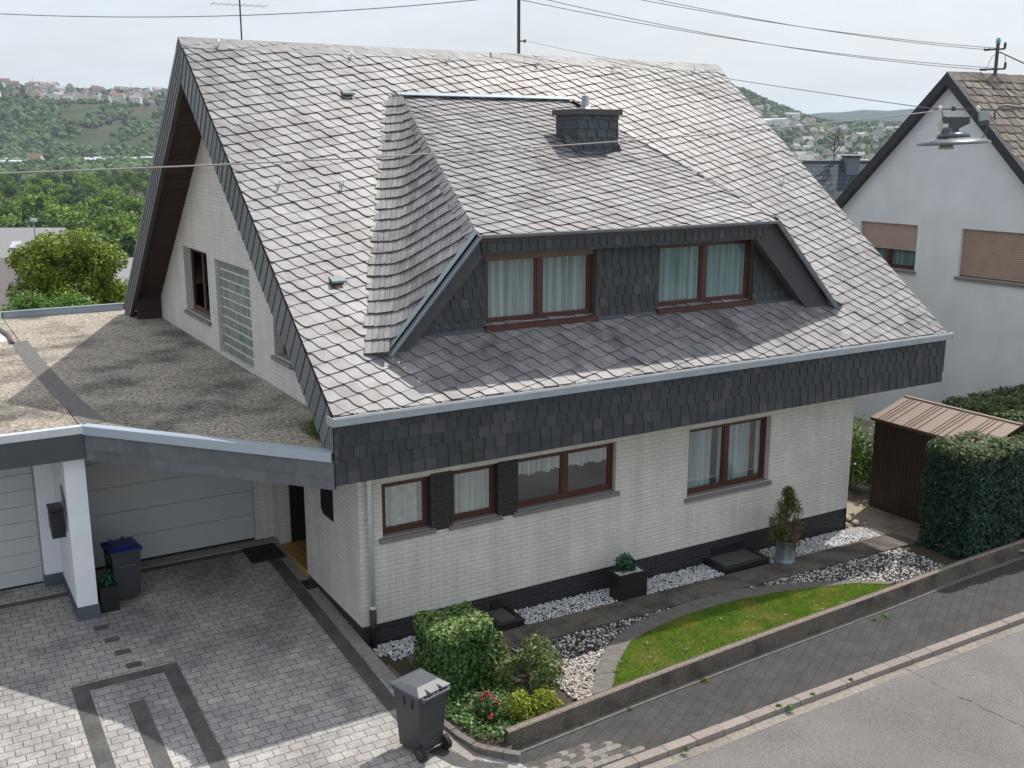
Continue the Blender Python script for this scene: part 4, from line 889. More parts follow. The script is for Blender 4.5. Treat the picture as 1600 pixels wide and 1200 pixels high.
b = MB(); b.box(cx0-.12, cx1+.12, cy0-.14, cy0-.005, 7.2, 7.22)
b.v = []; b.f = []; b.m = []; b.r = []
b.prism([(cx0-.1, cy0-.14, zd(cy0-.14)+.03), (cx1+.1, cy0-.14, zd(cy0-.14)+.03), (cx1+.1, cy1+.1, zd(cy1+.1)+.03), (cx0-.1, cy1+.1, zd(cy1+.1)+.03)], (0, 0, -.02))
for x, s_ in ((cx0-.012, -1), (cx1+.012, 1)): b.prism([(x, cy0-.02, zd(cy0)+.03), (x+s_*.05, cy0-.06, zd(cy0)+.03), (x, cy0, zd(cy0)+.18)], (0, .4, .17))
b.build('flashing', 'lead', chim)
# snow hooks / safety hooks and vents on the main slope
def hook(x, y):
    b = MB(); z = rz(y)+.02
    b.tube([(x, y+.06, z+.01), (x, y-.06, z-.02), (x, y-.1, z-.02), (x+.01, y-.115, z+.03), (x+.02, y-.1, z+.09), (x+.03, y-.07, z+.12)], .011, 6); b.box(x-.02, x+.02, y-.02, y+.1, z+.0, z+.02); b.build('roof_hook', 'steel', roof)
for a, c in [(338, 75), (545, 92), (697, 97), (836, 104), (955, 108), (1080, 113), (433, 292), (532, 292), (1218, 287)]:
    q = pn(a, c, (0, YE, ZE), Nv); hook(q[0], min(q[1], RY-.15))
for a, c in [(543, 150), (527, 443)]:
    q = pn(a, c, (0, YE, ZE), Nv); b = MB(); z = rz(q[1]); x = q[0]; y = q[1]
    A = [(x-.1, y+.1, rz(y+.1)+.03), (x+.1, y+.1, rz(y+.1)+.03), (x+.12, y-.1, rz(y-.1)+.13), (x-.12, y-.1, rz(y-.1)+.13)]
    b.poly(A, 0); b.quad((x-.12, y-.1, rz(y-.1)+.13), (x+.12, y-.1, rz(y-.1)+.13), (x+.12, y-.1, rz(y-.1)+.1), (x-.12, y-.1, rz(y-.1)+.1), 0)
    b.quad((x-.1, y-.04, rz(y-.04)+.02), (x+.1, y-.04, rz(y-.04)+.02), (x+.1, y-.04, rz(y-.04)+.1), (x-.1, y-.04, rz(y-.04)+.1), 1)
    b.quad((x-.12, y-.1, rz(y-.1)+.13), (x-.1, y+.1, rz(y+.1)+.03), (x-.1, y+.1, rz(y+.1)), (x-.12, y-.1, rz(y-.1)+.02), 1); b.quad((x-.14, y-.16, rz(y-.16)+.025), (x+.14, y-.16, rz(y-.16)+.025), (x+.12, y-.04, rz(y-.04)+.025), (x-.12, y-.04, rz(y-.04)+.025), 1)
    b.build('roof_vent', ['zinc_dark', 'lead'], roof)
# ================================================================== GARAGES
ZF = 3.40
gar = empty('garage', (-1.7, 4.3, .36), 'flat roofed carport garage joined to the house gable', 'garage')
P = [(-3.44, 2.47), (XL+.01, YE+.02), (-.05, -.3), (-.012, .0), (-.012, 14.5), (-3.44, 14.5)]
b = MB(); b.prism([(x, y, 2.98) for x, y in P], (0, 0, ZF-2.98)); b.build('flat_roof', 'gravelroof', gar)
d_ = np.array([XL-(-3.42), YE-2.46, 0]); ld_ = np.linalg.norm(d_); Ud = d_/ld_; Nd_ = np.cross(Ud, Z_); O_ = np.array([-3.43, 2.46, 0])
b = MB(); b.obox(O_, Ud, Z_, Nd_, 0, ld_, 2.92, 3.36, -.03, .0, 1)
slate_field(b, O_+Nd_*.02, Ud, Z_, Nd_, [(0, 2.91), (ld_, 2.91), (ld_, 3.34), (0, 3.34)], s=.5, ang=0, pitch=.22, hgt=.012, th=.005, shape=[(0, 0), (0, .3), (.55, .3), (.55, 0)], lift=.6)
b.build('slate_fascia', ['slate_grey', 'slate_edge'], gar)
b = MB(); b.obox(O_, Ud, Z_, Nd_, -.01, ld_-.02, 3.32, 3.455, .034, .046); b.obox(O_, Ud, Z_, Nd_, -.01, ld_-.02, 3.445, 3.457, -.12, .034); b.obox(O_, Ud, Z_, Nd_, -.01, ld_-.02, 3.38, 3.445, -.125, -.115)
b.build('roof_edge_trim', mat('pale_edge_metal', (.4, .47, .55), .35, metal=.3), gar)
b = MB(); b.box(-3.44, -.6, 14.42, 14.5, 3.36, 3.56); b.box(-3.5, -.55, 14.4, 14.53, 3.56, 3.58); b.build('roof_edge_trim', mat('back_edge_metal', (.3, .36, .43), .4, metal=.3), gar)
b = MB(); pts = [(-3.46, 10.9), (-3.44, 8), (-3.36, 5), (-3.2, 2.7)]
for (x0, y0), (x1, y1) in zip(pts[:-1], pts[1:]): b.quad((x0-.17, y0, ZF+.006), (x1-.17, y1, ZF+.006), (x1+.17, y1, ZF+.006), (x0+.17, y0, ZF+.006))
b.build('roof_seam', 'bitumen', gar)
b = MB(); b.box(-3.42, -.36, 4.32, 4.36, .35, 2.98)
for k in range(5): zt = .42+.47*k; b.box(-3.28, -.37, 4.29, 4.32, zt, zt+.462)
b.build('garage_door', 'door_white', gar)
b = MB(); b.box(-3.28, -.37, 4.3, 4.34, .36, .415); b.build('door_seal', 'rubber', gar)
b = MB(); b.quad((-.36, 4.28, .2), (0., 4.28, .2), (0., 4.28, 2.98), (-.36, 4.28, 2.98)); b.quad((-.36, 4.36, .2), (-.36, 4.28, .2), (-.36, 4.28, 2.98), (-.36, 4.36, 2.98)); b.build('brick_pier', 'clinker', gar)
b = MB(); b.quad((-3.42, 4.4, .2), (-3.42, 2.66, .2), (-3.42, 2.66, 2.98), (-3.42, 4.4, 2.98)); b.build('side_wall', 'brown_brick', gar)
b = MB(); b.quad((-3.44, 14.48, 0), (0, 14.48, 0), (0, 14.48, 3), (-3.44, 14.48, 3)); b.build('back_wall', 'render_white', gar)
b = MB(); b.box(-3.38, -.0, 4.0, 4.3, gdrive(0, 4)-.1, gdrive(0, 4.1)+.02); b.build('threshold', 'slab', gar)
# neighbour's garage on the left
ng = empty('garage', (-6.5, 4.25, .36), 'white rendered garage with sectional door at the left edge', 'garage')
b = MB(); b.prism([(-12, 2.47, 2.98), (-3.46, 2.47, 2.98), (-3.46, 14.5, 2.98), (-12, 14.5, 2.98)], (0, 0, ZF-2.98)); b.build('flat_roof', 'gravelroof', ng)
b = MB(); b.quad((-12, 11.0, ZF+.006), (-3.62, 11.0, ZF+.006), (-3.75, 13.2, ZF+.006), (-12, 13.2, ZF+.006)); b.build('membrane_patch', 'membrane', ng)
b = MB(); b.tube([(-3.62, 10.6, ZF+.03), (-3.6, 11.6, ZF+.05), (-3.7, 12.6, ZF+.05), (-3.95, 13.6, ZF+.05)], .045, 8); b.build('roof_seal', 'bitumen', ng, smooth=True)
b = MB(); b.box(-12, -3.5, 14.3, 14.36, 3.4, 3.6); b.box(-12, -3.52, 13.6, 13.66, 3.4, 3.43); b.build('roof_edge_trim', 'zinc', ng)
b = MB(); b.box(-12, -3.44, 2.42, 2.465, 2.94, 3.36); b.build('fascia', 'fascia_dark', ng)
b = MB(); b.box(-12, -3.44, 2.405, 2.42, 3.34, 3.455); b.box(-12, -3.44, 2.42, 2.53, 3.443, 3.456); b.build('roof_edge_trim', 'zinc', ng)
b = MB(); b.box(-3.74, -3.43, 2.61, 4.45, .18, 2.98); b.box(-4.03, -3.74, 4.06, 4.4, .3, 2.98); b.build('wall', 'render_white', ng, bev=.01)
b = MB(); b.box(-3.755, -3.415, 2.595, 4.04, .15, .47); b.box(-4.05, -3.755, 4.045, 4.1, .3, .55); b.build('base_band', 'band_grey', ng)
b = MB(); b.box(-12, -4.03, 4.24, 4.3, .35, 2.98)
for k in range(9): zt = .4+.275*k; b.box(-11.9, -4.06, 4.2, 4.24, zt, zt+.268)
b.build('garage_door', 'door_white', ng)
b = MB(); b.box(-11.9, -4.06, 4.21, 4.24, .34, .395); b.build('door_seal', 'rubber', ng)
b = MB(); b.box(-5.1, -4.4, 4.19, 4.2, 2.66, 2.74); b.build('door_vent', 'sill', ng)
q1 = px_(76, 792, -3.75)
b = MB(); b.prism([(-3.95, 3.42, 1.62), (-3.95, 3.1, 1.5), (-3.95, 3.1, 1.93), (-3.95, 3.42, 1.98)], (.2, 0, 0)); b.box(-3.96, -3.745, 3.08, 3.44, 1.95, 1.99); b.box(-3.955, -3.95, 3.15, 3.38, 1.8, 1.84)
b.build('letterbox', 'black', ng, bev=.01)
P = [(2.98, 2.42), (2.8, 2.2), (2.72, 1.72), (2.78, 1.86), (2.93, 1.92)]
b = MB(); b.prism([(-3.775, y, z) for y, z in P], (.02, 0, 0)); b.build('wall_panel', mat('slate_plaque', (.1, .1, .11), .5), ng)
# tuft growing on the flat roof by the verge
def leaves(b, C_, R_, n, size, m=0, up=.3, shell=.55, dens=None, flat=1., asp=.55, rr=None):
    """n leaf faces scattered through an ellipsoid volume, thicker near its outside"""
    d = rng.normal(size=(n, 3)); d /= np.linalg.norm(d, axis=1)[:, None]; rad = shell+(1-shell)*rng.random(n)**.6; rad *= 1+.1*rng.normal(size=n)
    p = np.asarray(C_)+d*rad[:, None]*np.asarray(R_)
    nn = d*.7+rng.normal(size=(n, 3))*.6+np.array([0, 0, up]); nn /= np.linalg.norm(nn, axis=1)[:, None]
    a = np.cross(nn, rng.normal(size=(n, 3))); a /= np.linalg.norm(a, axis=1)[:, None]; c = np.cross(nn, a)
    s = size*rng.uniform(.6, 1.3, n)[:, None]; t = s*asp
    V = np.stack([p-a*s, p+c*t+nn*t*.2, p+a*s, p-c*t+nn*t*.2], 1).reshape(-1, 3)
    Fq = np.arange(4*n).reshape(n, 4); b.arr(V, Fq, m, rr if rr is not None else rng.random(n)); return b
def blades(b, C_, R_, n, ln, wd, m=0, spread=.6, lean=(0, 0, 1)):
    """thin upright needles or blades"""
    p = np.asarray(C_)+(rng.random((n, 3))*2-1)*np.asarray(R_); d = np.asarray(lean)+rng.normal(size=(n, 3))*spread; d /= np.linalg.norm(d, axis=1)[:, None]
    a = np.cross(d, rng.normal(size=(n, 3))); a /= np.linalg.norm(a, axis=1)[:, None]; l = ln*rng.uniform(.6, 1.3, n)[:, None]
    V = np.stack([p-a*wd, p+a*wd, p+d*l], 1).reshape(-1, 3); b.arr(V, np.arange(3*n).reshape(n, 3), m); return b
b = MB(); blades(b, (-.52, .35, ZF+.02), (.12, .3, .02), 160, .2, .008, spread=.4); leaves(b, (-.5, .3, ZF+.1), (.15, .35, .12), 120, .03, shell=.2)
b.build('weed', 'shrub', org=(-.52, .35, ZF), label='green weed tuft growing on the flat roof beside the verge', cat='weed')

# ================================================================== BINS AND POTS
def bin_thing(loc, rz_, lidmat, label, bodymat='anthracite', sc=1.):
    e = empty('wheelie_bin', (0, 0, 0), label, 'wheelie bin', 'wheelie bins'); W, D, H = .24, .27, .93
    b = MB()
    lo = [(-.19, -.19), (.19, -.19), (.19, .2), (-.19, .2)]; hi = [(-W+.01, -D+.02), (W-.01, -D+.02), (W-.01, D-.02), (-W+.01, D-.02)]
    zz = [.06, .3, .84]; rings = []
    for z in zz:
        t = (z-.06)/.78; ring = [(l[0]+(h_[0]-l[0])*t, l[1]+(h_[1]-l[1])*t, z) for l, h_ in zip(lo, hi)]; rings.append(ring)
    for r0, r1 in zip(rings[:-1], rings[1:]):
        for k in range(4): b.quad(r0[k], r0[(k+1) % 4], r1[(k+1) % 4], r1[k], 0, .5)
    b.poly([rings[0][k] for k in (3, 2, 1, 0)])
    b.box(-W-.01, W+.01, -D, D, .84, .875)
    for y in (-.1, .05): b.box(-W-.004, -W+.02, y-.012, y+.012, .68, .8); b.box(W-.02, W+.004, y-.012, y+.012, .68, .8)
    b.box(-.17, .17, -.215, -.185, .1, .32)
    b.build('body', bodymat, e, bev=.008)
    b = MB(); z = .88
    A = [(-W-.02, -D-.01, z), (W+.02, -D-.01, z), (W+.02, D+.03, z), (-W-.02, D+.03, z)]; B_ = [(-W-.02, -D-.01, z+.03), (W+.02, -D-.01, z+.03), (W+.02, D+.03, z+.025), (-W-.02, D+.03, z+.025)]
    C_ = [(-.17, -.14, z+.085), (.17, -.14, z+.085), (.18, D-.07, z+.06), (-.18, D-.07, z+.06)]
    for k in range(4): b.quad(A[k], A[(k+1) % 4], B_[(k+1) % 4], B_[k]); b.quad(B_[k], B_[(k+1) % 4], C_[(k+1) % 4], C_[k])
    b.poly(C_); b.poly(A[::-1])
    for k in (-1, 1): b.box(k*.1-.012, k*.1+.012, -D-.055, -.16, z+.03, z+.06)
    lid = b.build('lid', lidmat, e, bev=.006)
    b = MB(); b.tube([(-.21, -D-.05, z-.005), (.21, -D-.05, z-.005)], .017, 10)
    for x in (-.21, -.03, .03, .21): b.box(x-.014, x+.014, -D-.06, -D+.02, z-.03, z+.015)
    b.build('handle', lidmat, e)
    for sx in (-1, 1):
        b = MB(); b.lathe((sx*.2, -.235, .1), [(.03, -.03), (.1, -.028), (.1, .028), (.03, .03), (.0, .03)], 22, 0, (sx, 0, 0)); b.lathe((sx*.2, -.235, .1), [(0, -.03), (.03, -.03)], 22, 0, (sx, 0, 0)); wh = b.build('wheel', 'rubber', e)
        b = MB(); b.lathe((sx*.231, -.235, .1), [(.065, 0), (.06, .006), (.02, .008), (.0, .012)], 16, 0, (sx, 0, 0)); b.build('hub', 'anthracite', wh)
    b = MB(); b.tube([(-.2, -.235, .1), (.2, -.235, .1)], .012, 8); b.build('axle', 'steel_dark', e)
    e.location = loc; e.rotation_euler = (0, 0, rz_); e.scale = (sc, sc, sc); return e
fb = bin_thing((-.36, -2.83, gdrive(0, -2.9)), math.radians(15), 'bin_lid', 'grey wheelie bin standing on the drive beside the ivy hedge', sc=1.03)
b = MB()                                              # worn white lettering line on the lid
bb = bin_thing((-2.93, 3.12, gdrive(0, 3.1)), math.radians(186), 'blue', 'black wheelie bin with a blue lid behind the white pillar')
b = MB()
for i in range(9):
    if i == 2: continue
    b.box(-.12+.026*i, -.105+.026*i, .258, .262, .62, .632)
b.build('embossed_mark', mat('faded_print', (.2, .2, .22), .6), bb)
# planter by the pillar
pt = empty('plant_pot', (-3.24, 2.82, gdrive(0, 2.8)), 'square black planter standing between white pillar and blue lidded bin', 'planter')
b = MB(); z = gdrive(0, 2.8); b.prism([(-3.38, 2.68, z), (-3.1, 2.68, z), (-3.1, 2.96, z), (-3.38, 2.96, z)], (0, 0, .42)); b.build('pot', 'black', pt, bev=.01)
b = MB(); leaves(b, (-3.24, 2.82, z+.5), (.14, .14, .14), 160, .035, shell=.2); b.build('plant', 'planter', pt)
# black box planter at the plinth
q = py_(978, 930, -.55); x0, x1, y0_, y1_ = 4.5, 5.1, -.62, -.32
pb_ = empty('planter', (4.8, -.47, ggard(4.8)), 'black box planter with leafy plant at the dark plinth', 'planter')
b = MB(); z = ggard(4.8)-.02; zt = z+.5
for a in ((x0, x0+.035, y0_, y1_), (x1-.035, x1, y0_, y1_), (x0+.035, x1-.035, y0_, y0_+.035), (x0+.035, x1-.035, y1_-.035, y1_)): b.box(a[0], a[1], a[2], a[3], z, zt)
b.box(x0+.03, x1-.03, y0_+.03, y1_-.03, zt-.1, zt-.05); b.build('box', 'black', pb_, bev=.005)
b = MB(); Vs = []; Fs = []; Rs = []
for k in range(240):
    s = random.uniform(.013, .022); v = IV*s+np.array([random.uniform(x0+.05, x1-.05), random.uniform(y0_+.05, y1_-.05), zt-.04+random.uniform(0, .02)]); Fs += [tuple(i+12*k for i in f) for f in IF]; Vs.append(v); Rs += [random.random()]*20
b.arr(np.vstack(Vs), Fs, 0, Rs); b.build('gravel', 'pebble_w', pb_)
b = MB(); leaves(b, (4.72, -.46, zt+.16), (.17, .15, .15), 300, .045, shell=.3, up=.6); leaves(b, (4.85, -.47, zt+.08), (.13, .1, .09), 90, .04, shell=.3, up=.6); b.tube([(4.72, -.46, zt-.05), (4.72, -.46, zt+.15)], .012, 6, 1); b.build('plant', ['planter', 'bark'], pb_)
# zinc bucket with browning conifer
q = pg(1226, 877, -.03); zb0 = q[2]+.0
zp = empty('potted_conifer', tuple(q), 'half browned conifer in a zinc bucket on the garden path', 'potted plant')
b = MB(); b.lathe(q, [(0, .004), (.205, .004), (.212, .02), (.2, .06), (.185, .1), (.19, .3), (.198, .42), (.205, .43), (.196, .44), (.18, .42), (.17, .36), (0, .36)], 28); b.build('pot', 'zincpot', zp, smooth=True)
b = MB(); b.tube([q+[0, 0, .34], q+[.01, 0, .7], q+[-.01, 0, 1.3]], [.03, .024, .008], 8)
for k in range(26):
    a = random.uniform(0, 6.28); h0 = random.uniform(.4, 1.2); rr_ = .26*(1-max(0, h0-.5)/1.0); b.tube([q+[0, 0, h0], q+[rr_*.6*math.cos(a), rr_*.6*math.sin(a), h0+.12], q+[rr_*math.cos(a), rr_*math.sin(a), h0+.28]], [.01, .007, .003], 5)
b.build('trunk', 'bark', zp)
b = MB(); gL = -RT                                     # greener on the side away from the wall corner
for k in range(120):
    h0 = random.uniform(.36, 1.42); a = random.uniform(0, 6.28); R0 = .30*min(1, (1.52-h0)/.62)*random.uniform(.35, 1); c = np.array([R0*math.cos(a), R0*math.sin(a), h0])
    side = c[:2]@gL[:2]; dry = (side < .06 and h0 < 1.08) and random.random() < .85
    if dry and random.random() < .35: continue
    leaves(b, q+c, (.085, .085, .13), 60 if not dry else 34, .026, 1 if dry else 0, up=.6, shell=.2, asp=.4)
b.build('foliage', ['conifer', 'conifer_dry'], zp)
# ================================================================== GARDEN PLANTS
bz = ggard(.9)-.02
def block_of(b, x0, x1, y0, y1, z0, z1, n, size, m_side=0, m_top=1, rnd=.12, asp=.7, topfrac=.5, wob=.07):
    """clipped hedge block: leaf faces on a rounded box, deeper layer included"""
    A = [(x1-x0)*(y1-y0)*1.15, (x1-x0)*(z1-z0)*2, (y1-y0)*(z1-z0)*2]; tot = sum(A)
    ph = rng.uniform(0, 6.28, 6)
    for (kind, ar) in zip('txy', A):
        k = int(n*ar/tot); u, v = rng.random(k), rng.random(k); sg = rng.choice([0, 1], k)
        if kind == 't': p = np.c_[x0+(x1-x0)*u, y0+(y1-y0)*v, np.full(k, z1)]; nn = np.tile([0, 0, 1.], (k, 1))
        elif kind == 'x': p = np.c_[x0+(x1-x0)*u, np.where(sg, y1, y0), z0+(z1-z0)*v]; nn = np.c_[np.zeros(k), np.where(sg, 1., -1), np.zeros(k)]
        else: p = np.c_[np.where(sg, x1, x0), y0+(y1-y0)*u, z0+(z1-z0)*v]; nn = np.c_[np.where(sg, 1., -1), np.zeros(k), np.zeros(k)]
        c = np.array([(x0+x1)/2, (y0+y1)/2, (z0+z1)/2]); hs = np.array([(x1-x0)/2, (y1-y0)/2, (z1-z0)/2])
        rdist = np.maximum(hs-rnd, .01); cl = np.clip(p-c, -rdist, rdist); d = p-c-cl; ln = np.linalg.norm(d, axis=1)[:, None]+1e-6; p = c+cl+d/ln*np.minimum(ln, rnd); nn = np.where(ln > .02, d/ln, nn)
        w_ = wob*(np.sin(p[:, 0]*7+ph[0])+np.sin(p[:, 1]*8+ph[1])+np.sin(p[:, 2]*9+ph[2]))/2
        p = p+nn*(w_[:, None]-rng.random(k)[:, None]**2*.13+.02*rng.normal(size=(k, 1)))
        f = nn*1.0+rng.normal(size=(k, 3))*.55+np.array([0, 0, .25]); f /= np.linalg.norm(f, axis=1)[:, None]
        a = np.cross(f, rng.normal(size=(k, 3))); a /= np.linalg.norm(a, axis=1)[:, None]; cc = np.cross(f, a); s = size*rng.uniform(.6, 1.35, k)[:, None]; t = s*asp
        V = np.stack([p-a*s, p+cc*t+f*t*.25, p+a*s, p-cc*t+f*t*.25], 1).reshape(-1, 3); Fq = np.arange(4*k).reshape(k, 4)
        top = (p[:, 2] > z1-.13+.1*rng.normal(size=k)); 
        b.arr(V.reshape(k, 4, 3)[~top].reshape(-1, 3), np.arange(4*(~top).sum()).reshape(-1, 4), m_side); b.arr(V.reshape(k, 4, 3)[top].reshape(-1, 3), np.arange(4*top.sum()).reshape(-1, 4), m_top)
def core(b, x0, x1, y0, y1, z0, z1, m): b.box(x0, x1, y0, y1, z0, z1, m)
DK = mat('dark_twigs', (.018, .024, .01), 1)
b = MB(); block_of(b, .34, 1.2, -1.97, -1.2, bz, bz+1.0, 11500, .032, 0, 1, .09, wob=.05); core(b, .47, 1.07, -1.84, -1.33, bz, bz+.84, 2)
b.build('ivy_hedge', ['ivy', 'ivy_top', DK], org=(.77, -1.58, bz), label='clipped ivy block with pale variegated leaves on top, sunlight painted into them, beside the grey bin', cat='hedge')
def shrub(name, lobes, n, size, m, label, cat, stem=.0, asp=.5, up=.5, extra=None, shell=.35):
    b = MB(); tot = sum(r[0]*r[1]+r[1]*r[2]+r[0]*r[2] for c, r in lobes)
    for c, r in lobes: leaves(b, c, r, int(n*(r[0]*r[1]+r[1]*r[2]+r[0]*r[2])/tot), size, 0, up=up, shell=shell, asp=asp)
    c0 = lobes[0][0]; bs = np.array([c0[0], c0[1], GZ(c0[0], 0)-.02])
    for c, r in lobes:
        for k in range(5): b.tube([bs+rng.normal(size=3)*[.04, .04, 0], (bs+np.array(c))/2+rng.normal(size=3)*.03, np.array(c)+rng.normal(size=3)*np.array(r)*.4], [.012, .008, .004], 5, 1)
    mats = [m, 'bark']
    if extra:
        for (cc, rr_, nn_, sz, mm) in extra: leaves(b, cc, rr_, nn_, sz, 2, up=.6, shell=.3, asp=.8)
        mats.append(extra[0][4])
    return b.build(name, mats, org=bs, label=label, cat=cat)
def at(px, py, z): return pg(px, py, z)
shrub('shrub', [(at(840, 1022, .38), (.30, .26, .3)), (at(860, 1042, .42), (.2, .2, .24)), (at(775, 1010, .42), (.18, .16, .26)), (at(790, 1040, .2), (.3, .25, .2)), (at(850, 1065, .18), (.24, .22, .16))], 2600, .042, 'shrub', 'loose glossy green shrub between ivy block and pale gravel', 'shrub', asp=.3)
shrub('golden_shrub', [(at(810, 1100, .15), (.2, .18, .2)), (at(850, 1095, .15), (.2, .17, .19)), (at(830, 1110, .06), (.28, .18, .13)), (at(872, 1108, .05), (.12, .12, .12))], 2400, .026, 'yellow', 'low golden yellow shrub behind the end of the garden wall', 'shrub', asp=.5)
shrub('azalea', [(at(768, 1106, .1), (.16, .15, .15)), (at(755, 1095, .12), (.12, .12, .12))], 700, .03, 'azalea', 'small azalea with pink blooms beside the golden shrub', 'shrub', extra=[(at(762, 1088, .2), (.11, .1, .07), 60, .026, 'bloom'), (at(776, 1098, .18), (.07, .07, .07), 34, .026, 'bloom'), (at(768, 1117, .1), (.05, .05, .05), 14, .025, 'bloom')])
b = MB(); cov = [(.16, -2.3), (.2, -1.75), (.6, -1.7), (1.4, -1.8), (1.5, -2.4), (1.2, -3.1), (.7, -3.45), (.35, -3.2)]
k = 0; P_, R_ = [], []
while k < 2600:
    x, y = random.uniform(.1, 1.6), random.uniform(-3.5, -1.6)
    if not inside((x, y), cov): continue
    P_.append((x, y, GZ(x, y)+random.uniform(-.02, .12)*(.6+.4*math.sin(x*7)*math.sin(y*6)))); k += 1
P_ = np.array(P_); n = len(P_); nn = rng.normal(size=(n, 3))*.45+[0, 0, 1]; nn /= np.linalg.norm(nn, axis=1)[:, None]; a = np.cross(nn, rng.normal(size=(n, 3))); a /= np.linalg.norm(a, axis=1)[:, None]; c = np.cross(nn, a); s = rng.uniform(.018, .04, n)[:, None]
b.arr(np.stack([P_-a*s, P_+c*s*.6, P_+a*s, P_-c*s*.6], 1).reshape(-1, 3), np.arange(4*n).reshape(n, 4)); b.build('ground_cover', 'cover', org=(0, 0, 0), kind='stuff', label='low leafy ground cover spilling over the bed edge')
# weeds in joints and hanging on the wall end
b = MB()
for (a, c, sz) in [(825, 1147, .16), (880, 1128, .2), (1217, 1103, .06), (1235, 1105, .08), (1072, 1170, .06), (985, 1108, .05), (1100, 1063, .1), (1385, 963, .1), (1330, 1062, .05), (909, 1133, .04), (1270, 1085, .05), (1365, 968, .06), (905, 1112, .1)]:
    z0 = ZP+.01 if c > 1050 or a > 1300 else ZP+.02; p = pg(a, c, z0+ (.12 if sz > .15 else 0)); leaves(b, p, (sz*.8, sz*.25 if sz > .15 else sz*.8, sz*.6), int(50+sz*350), .018, shell=.2, up=1)
b.build('joint_weeds', 'cover', org=(0, 0, 0), kind='stuff', label='small green weeds in the pavement joints and wall foot')
# big clipped thuja hedge on the right
hz = zs(12, -.02)
b = MB(); hx0, hx1, hy0, hy1, ht = 11.42, 15.6, -2.45, -1.28, 1.93
def spray_block(b, x0, x1, y0, y1, z0, z1, n, ln):
    block_of(b, x0, x1, y0, y1, z0, z1, n, ln, 0, 1, .14, asp=.38, wob=.05)
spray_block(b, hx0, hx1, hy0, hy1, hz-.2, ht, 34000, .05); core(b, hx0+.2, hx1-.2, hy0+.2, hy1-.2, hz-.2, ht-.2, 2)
for k in range(26): leaves(b, (random.uniform(12.1, 13.3), random.uniform(-2.1, -1.5), ht+.02), (.06, .05, .02), 8, .03, 3, up=2, asp=.3)
b.build('thuja_hedge', ['thuja', 'thuja_lit', DK, mat('bare_clipped_twig', (.52, .42, .28), .9, rnd=.3)], org=(13, -1.9, hz), label='tall clipped dark green thuja hedge in front of the shed', cat='hedge')
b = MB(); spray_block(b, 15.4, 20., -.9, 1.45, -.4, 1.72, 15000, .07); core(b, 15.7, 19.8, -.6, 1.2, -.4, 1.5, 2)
b.build('thuja_hedge', ['thuja_lit', 'thuja_lit', DK], org=(17, .3, -.4), label='sunlit green hedge behind the brown shed', cat='hedge')  # whole hedge uses the paler leaf colour with sunlight painted in
shrub('laurel_bush', [(np.array((13.0, 1.95, .75)), (.5, .5, .8)), (np.array((13.3, 1.3, .6)), (.5, .45, .8)), (np.array((12.75, 2.25, 1.35)), (.3, .3, .5)), (np.array((13.0, 1.7, .3)), (.7, .6, .4))], 3000, .055, 'bush_bright', 'bright green bush behind the corner of the house', 'bush', asp=.45)

# ================================================================== SHED
sx0, sx1, sy0, sy1, sb, se, sr = 12.44, 14.4, -1.85, .82, zs(13, -.06), 1.82, 2.16
sh = empty('shed', (sx0, -.5, sb), 'brown metal garden shed with a ribbed pitched roof', 'shed')
b = MB(); xm = (sx0+sx1)/2+.02
def ribwall(b, O, U, Nn, ln, z0, z1, step=.105):
    n_ = int(ln/step)
    for i in range(n_):
        u0 = i*ln/n_; u1 = (i+1)*ln/n_; k = u0+(u1-u0)*.62; dd = .018
        P = lambda u, d: np.asarray(O)+np.asarray(U)*u+np.asarray(Nn)*d
        for (ua, da, ub, db) in ((u0, 0, k-.012, 0), (k-.012, 0, k, -dd), (k, -dd, u1-.012, -dd), (u1-.012, -dd, u1, 0)):
            p, q = P(ua, da), P(ub, db); b.quad((p[0], p[1], z0), (q[0], q[1], z0), (q[0], q[1], z1), (p[0], p[1], z1))
ribwall(b, (sx0, sy1, 0), -Y_, -X_, sy1-sy0, sb, se); ribwall(b, (sx0, sy0, 0), X_, -Y_, sx1-sx0, sb, se); ribwall(b, (sx1, sy1, 0), -X_, Y_, sx1-sx0, sb, se); ribwall(b, (sx1, sy0, 0), Y_, X_, sy1-sy0, sb, se)
for y in (sy0+.01, sy1-.01): b.poly([(sx0, y, se), (sx1, y, se), (xm, y, sr-.03)])
b.build('shed_wall', 'shed', sh)
b = MB()
for x0, x1, s_ in ((sx0-.08, xm, 1), (xm, sx1+.08, -1)):
    za, zb = (se, sr) if s_ > 0 else (sr, se)
    b.prism([(x0, sy0-.1, za), (x1, sy0-.1, zb), (x1, sy1+.06, zb), (x0, sy1+.06, za)], (0, 0, -.02), 0)
    for y in [sy1-.13-.33*k+o for k in range(9) for o in ((0, -.09, -.18) if k % 2 == 0 else (0,))]:
        if y < sy0-.05: continue
        b.prism([(x0, y-.009, za+.002), (x1, y-.009, zb+.002), (x1, y+.009, zb+.002), (x0, y+.009, za+.002)], (0, 0, .012), 1)
b.box(xm-.05, xm+.05, sy0-.1, sy1+.06, sr-.005, sr+.012, 0)
b.build('shed_roof', ['shed_roof', 'shed_seam'], sh)
b = MB(); b.box(sx0-.09, sx0-.07, sy0-.1, sy1+.06, se-.06, se+.005); b.build('roof_trim', 'shed_seam', sh)
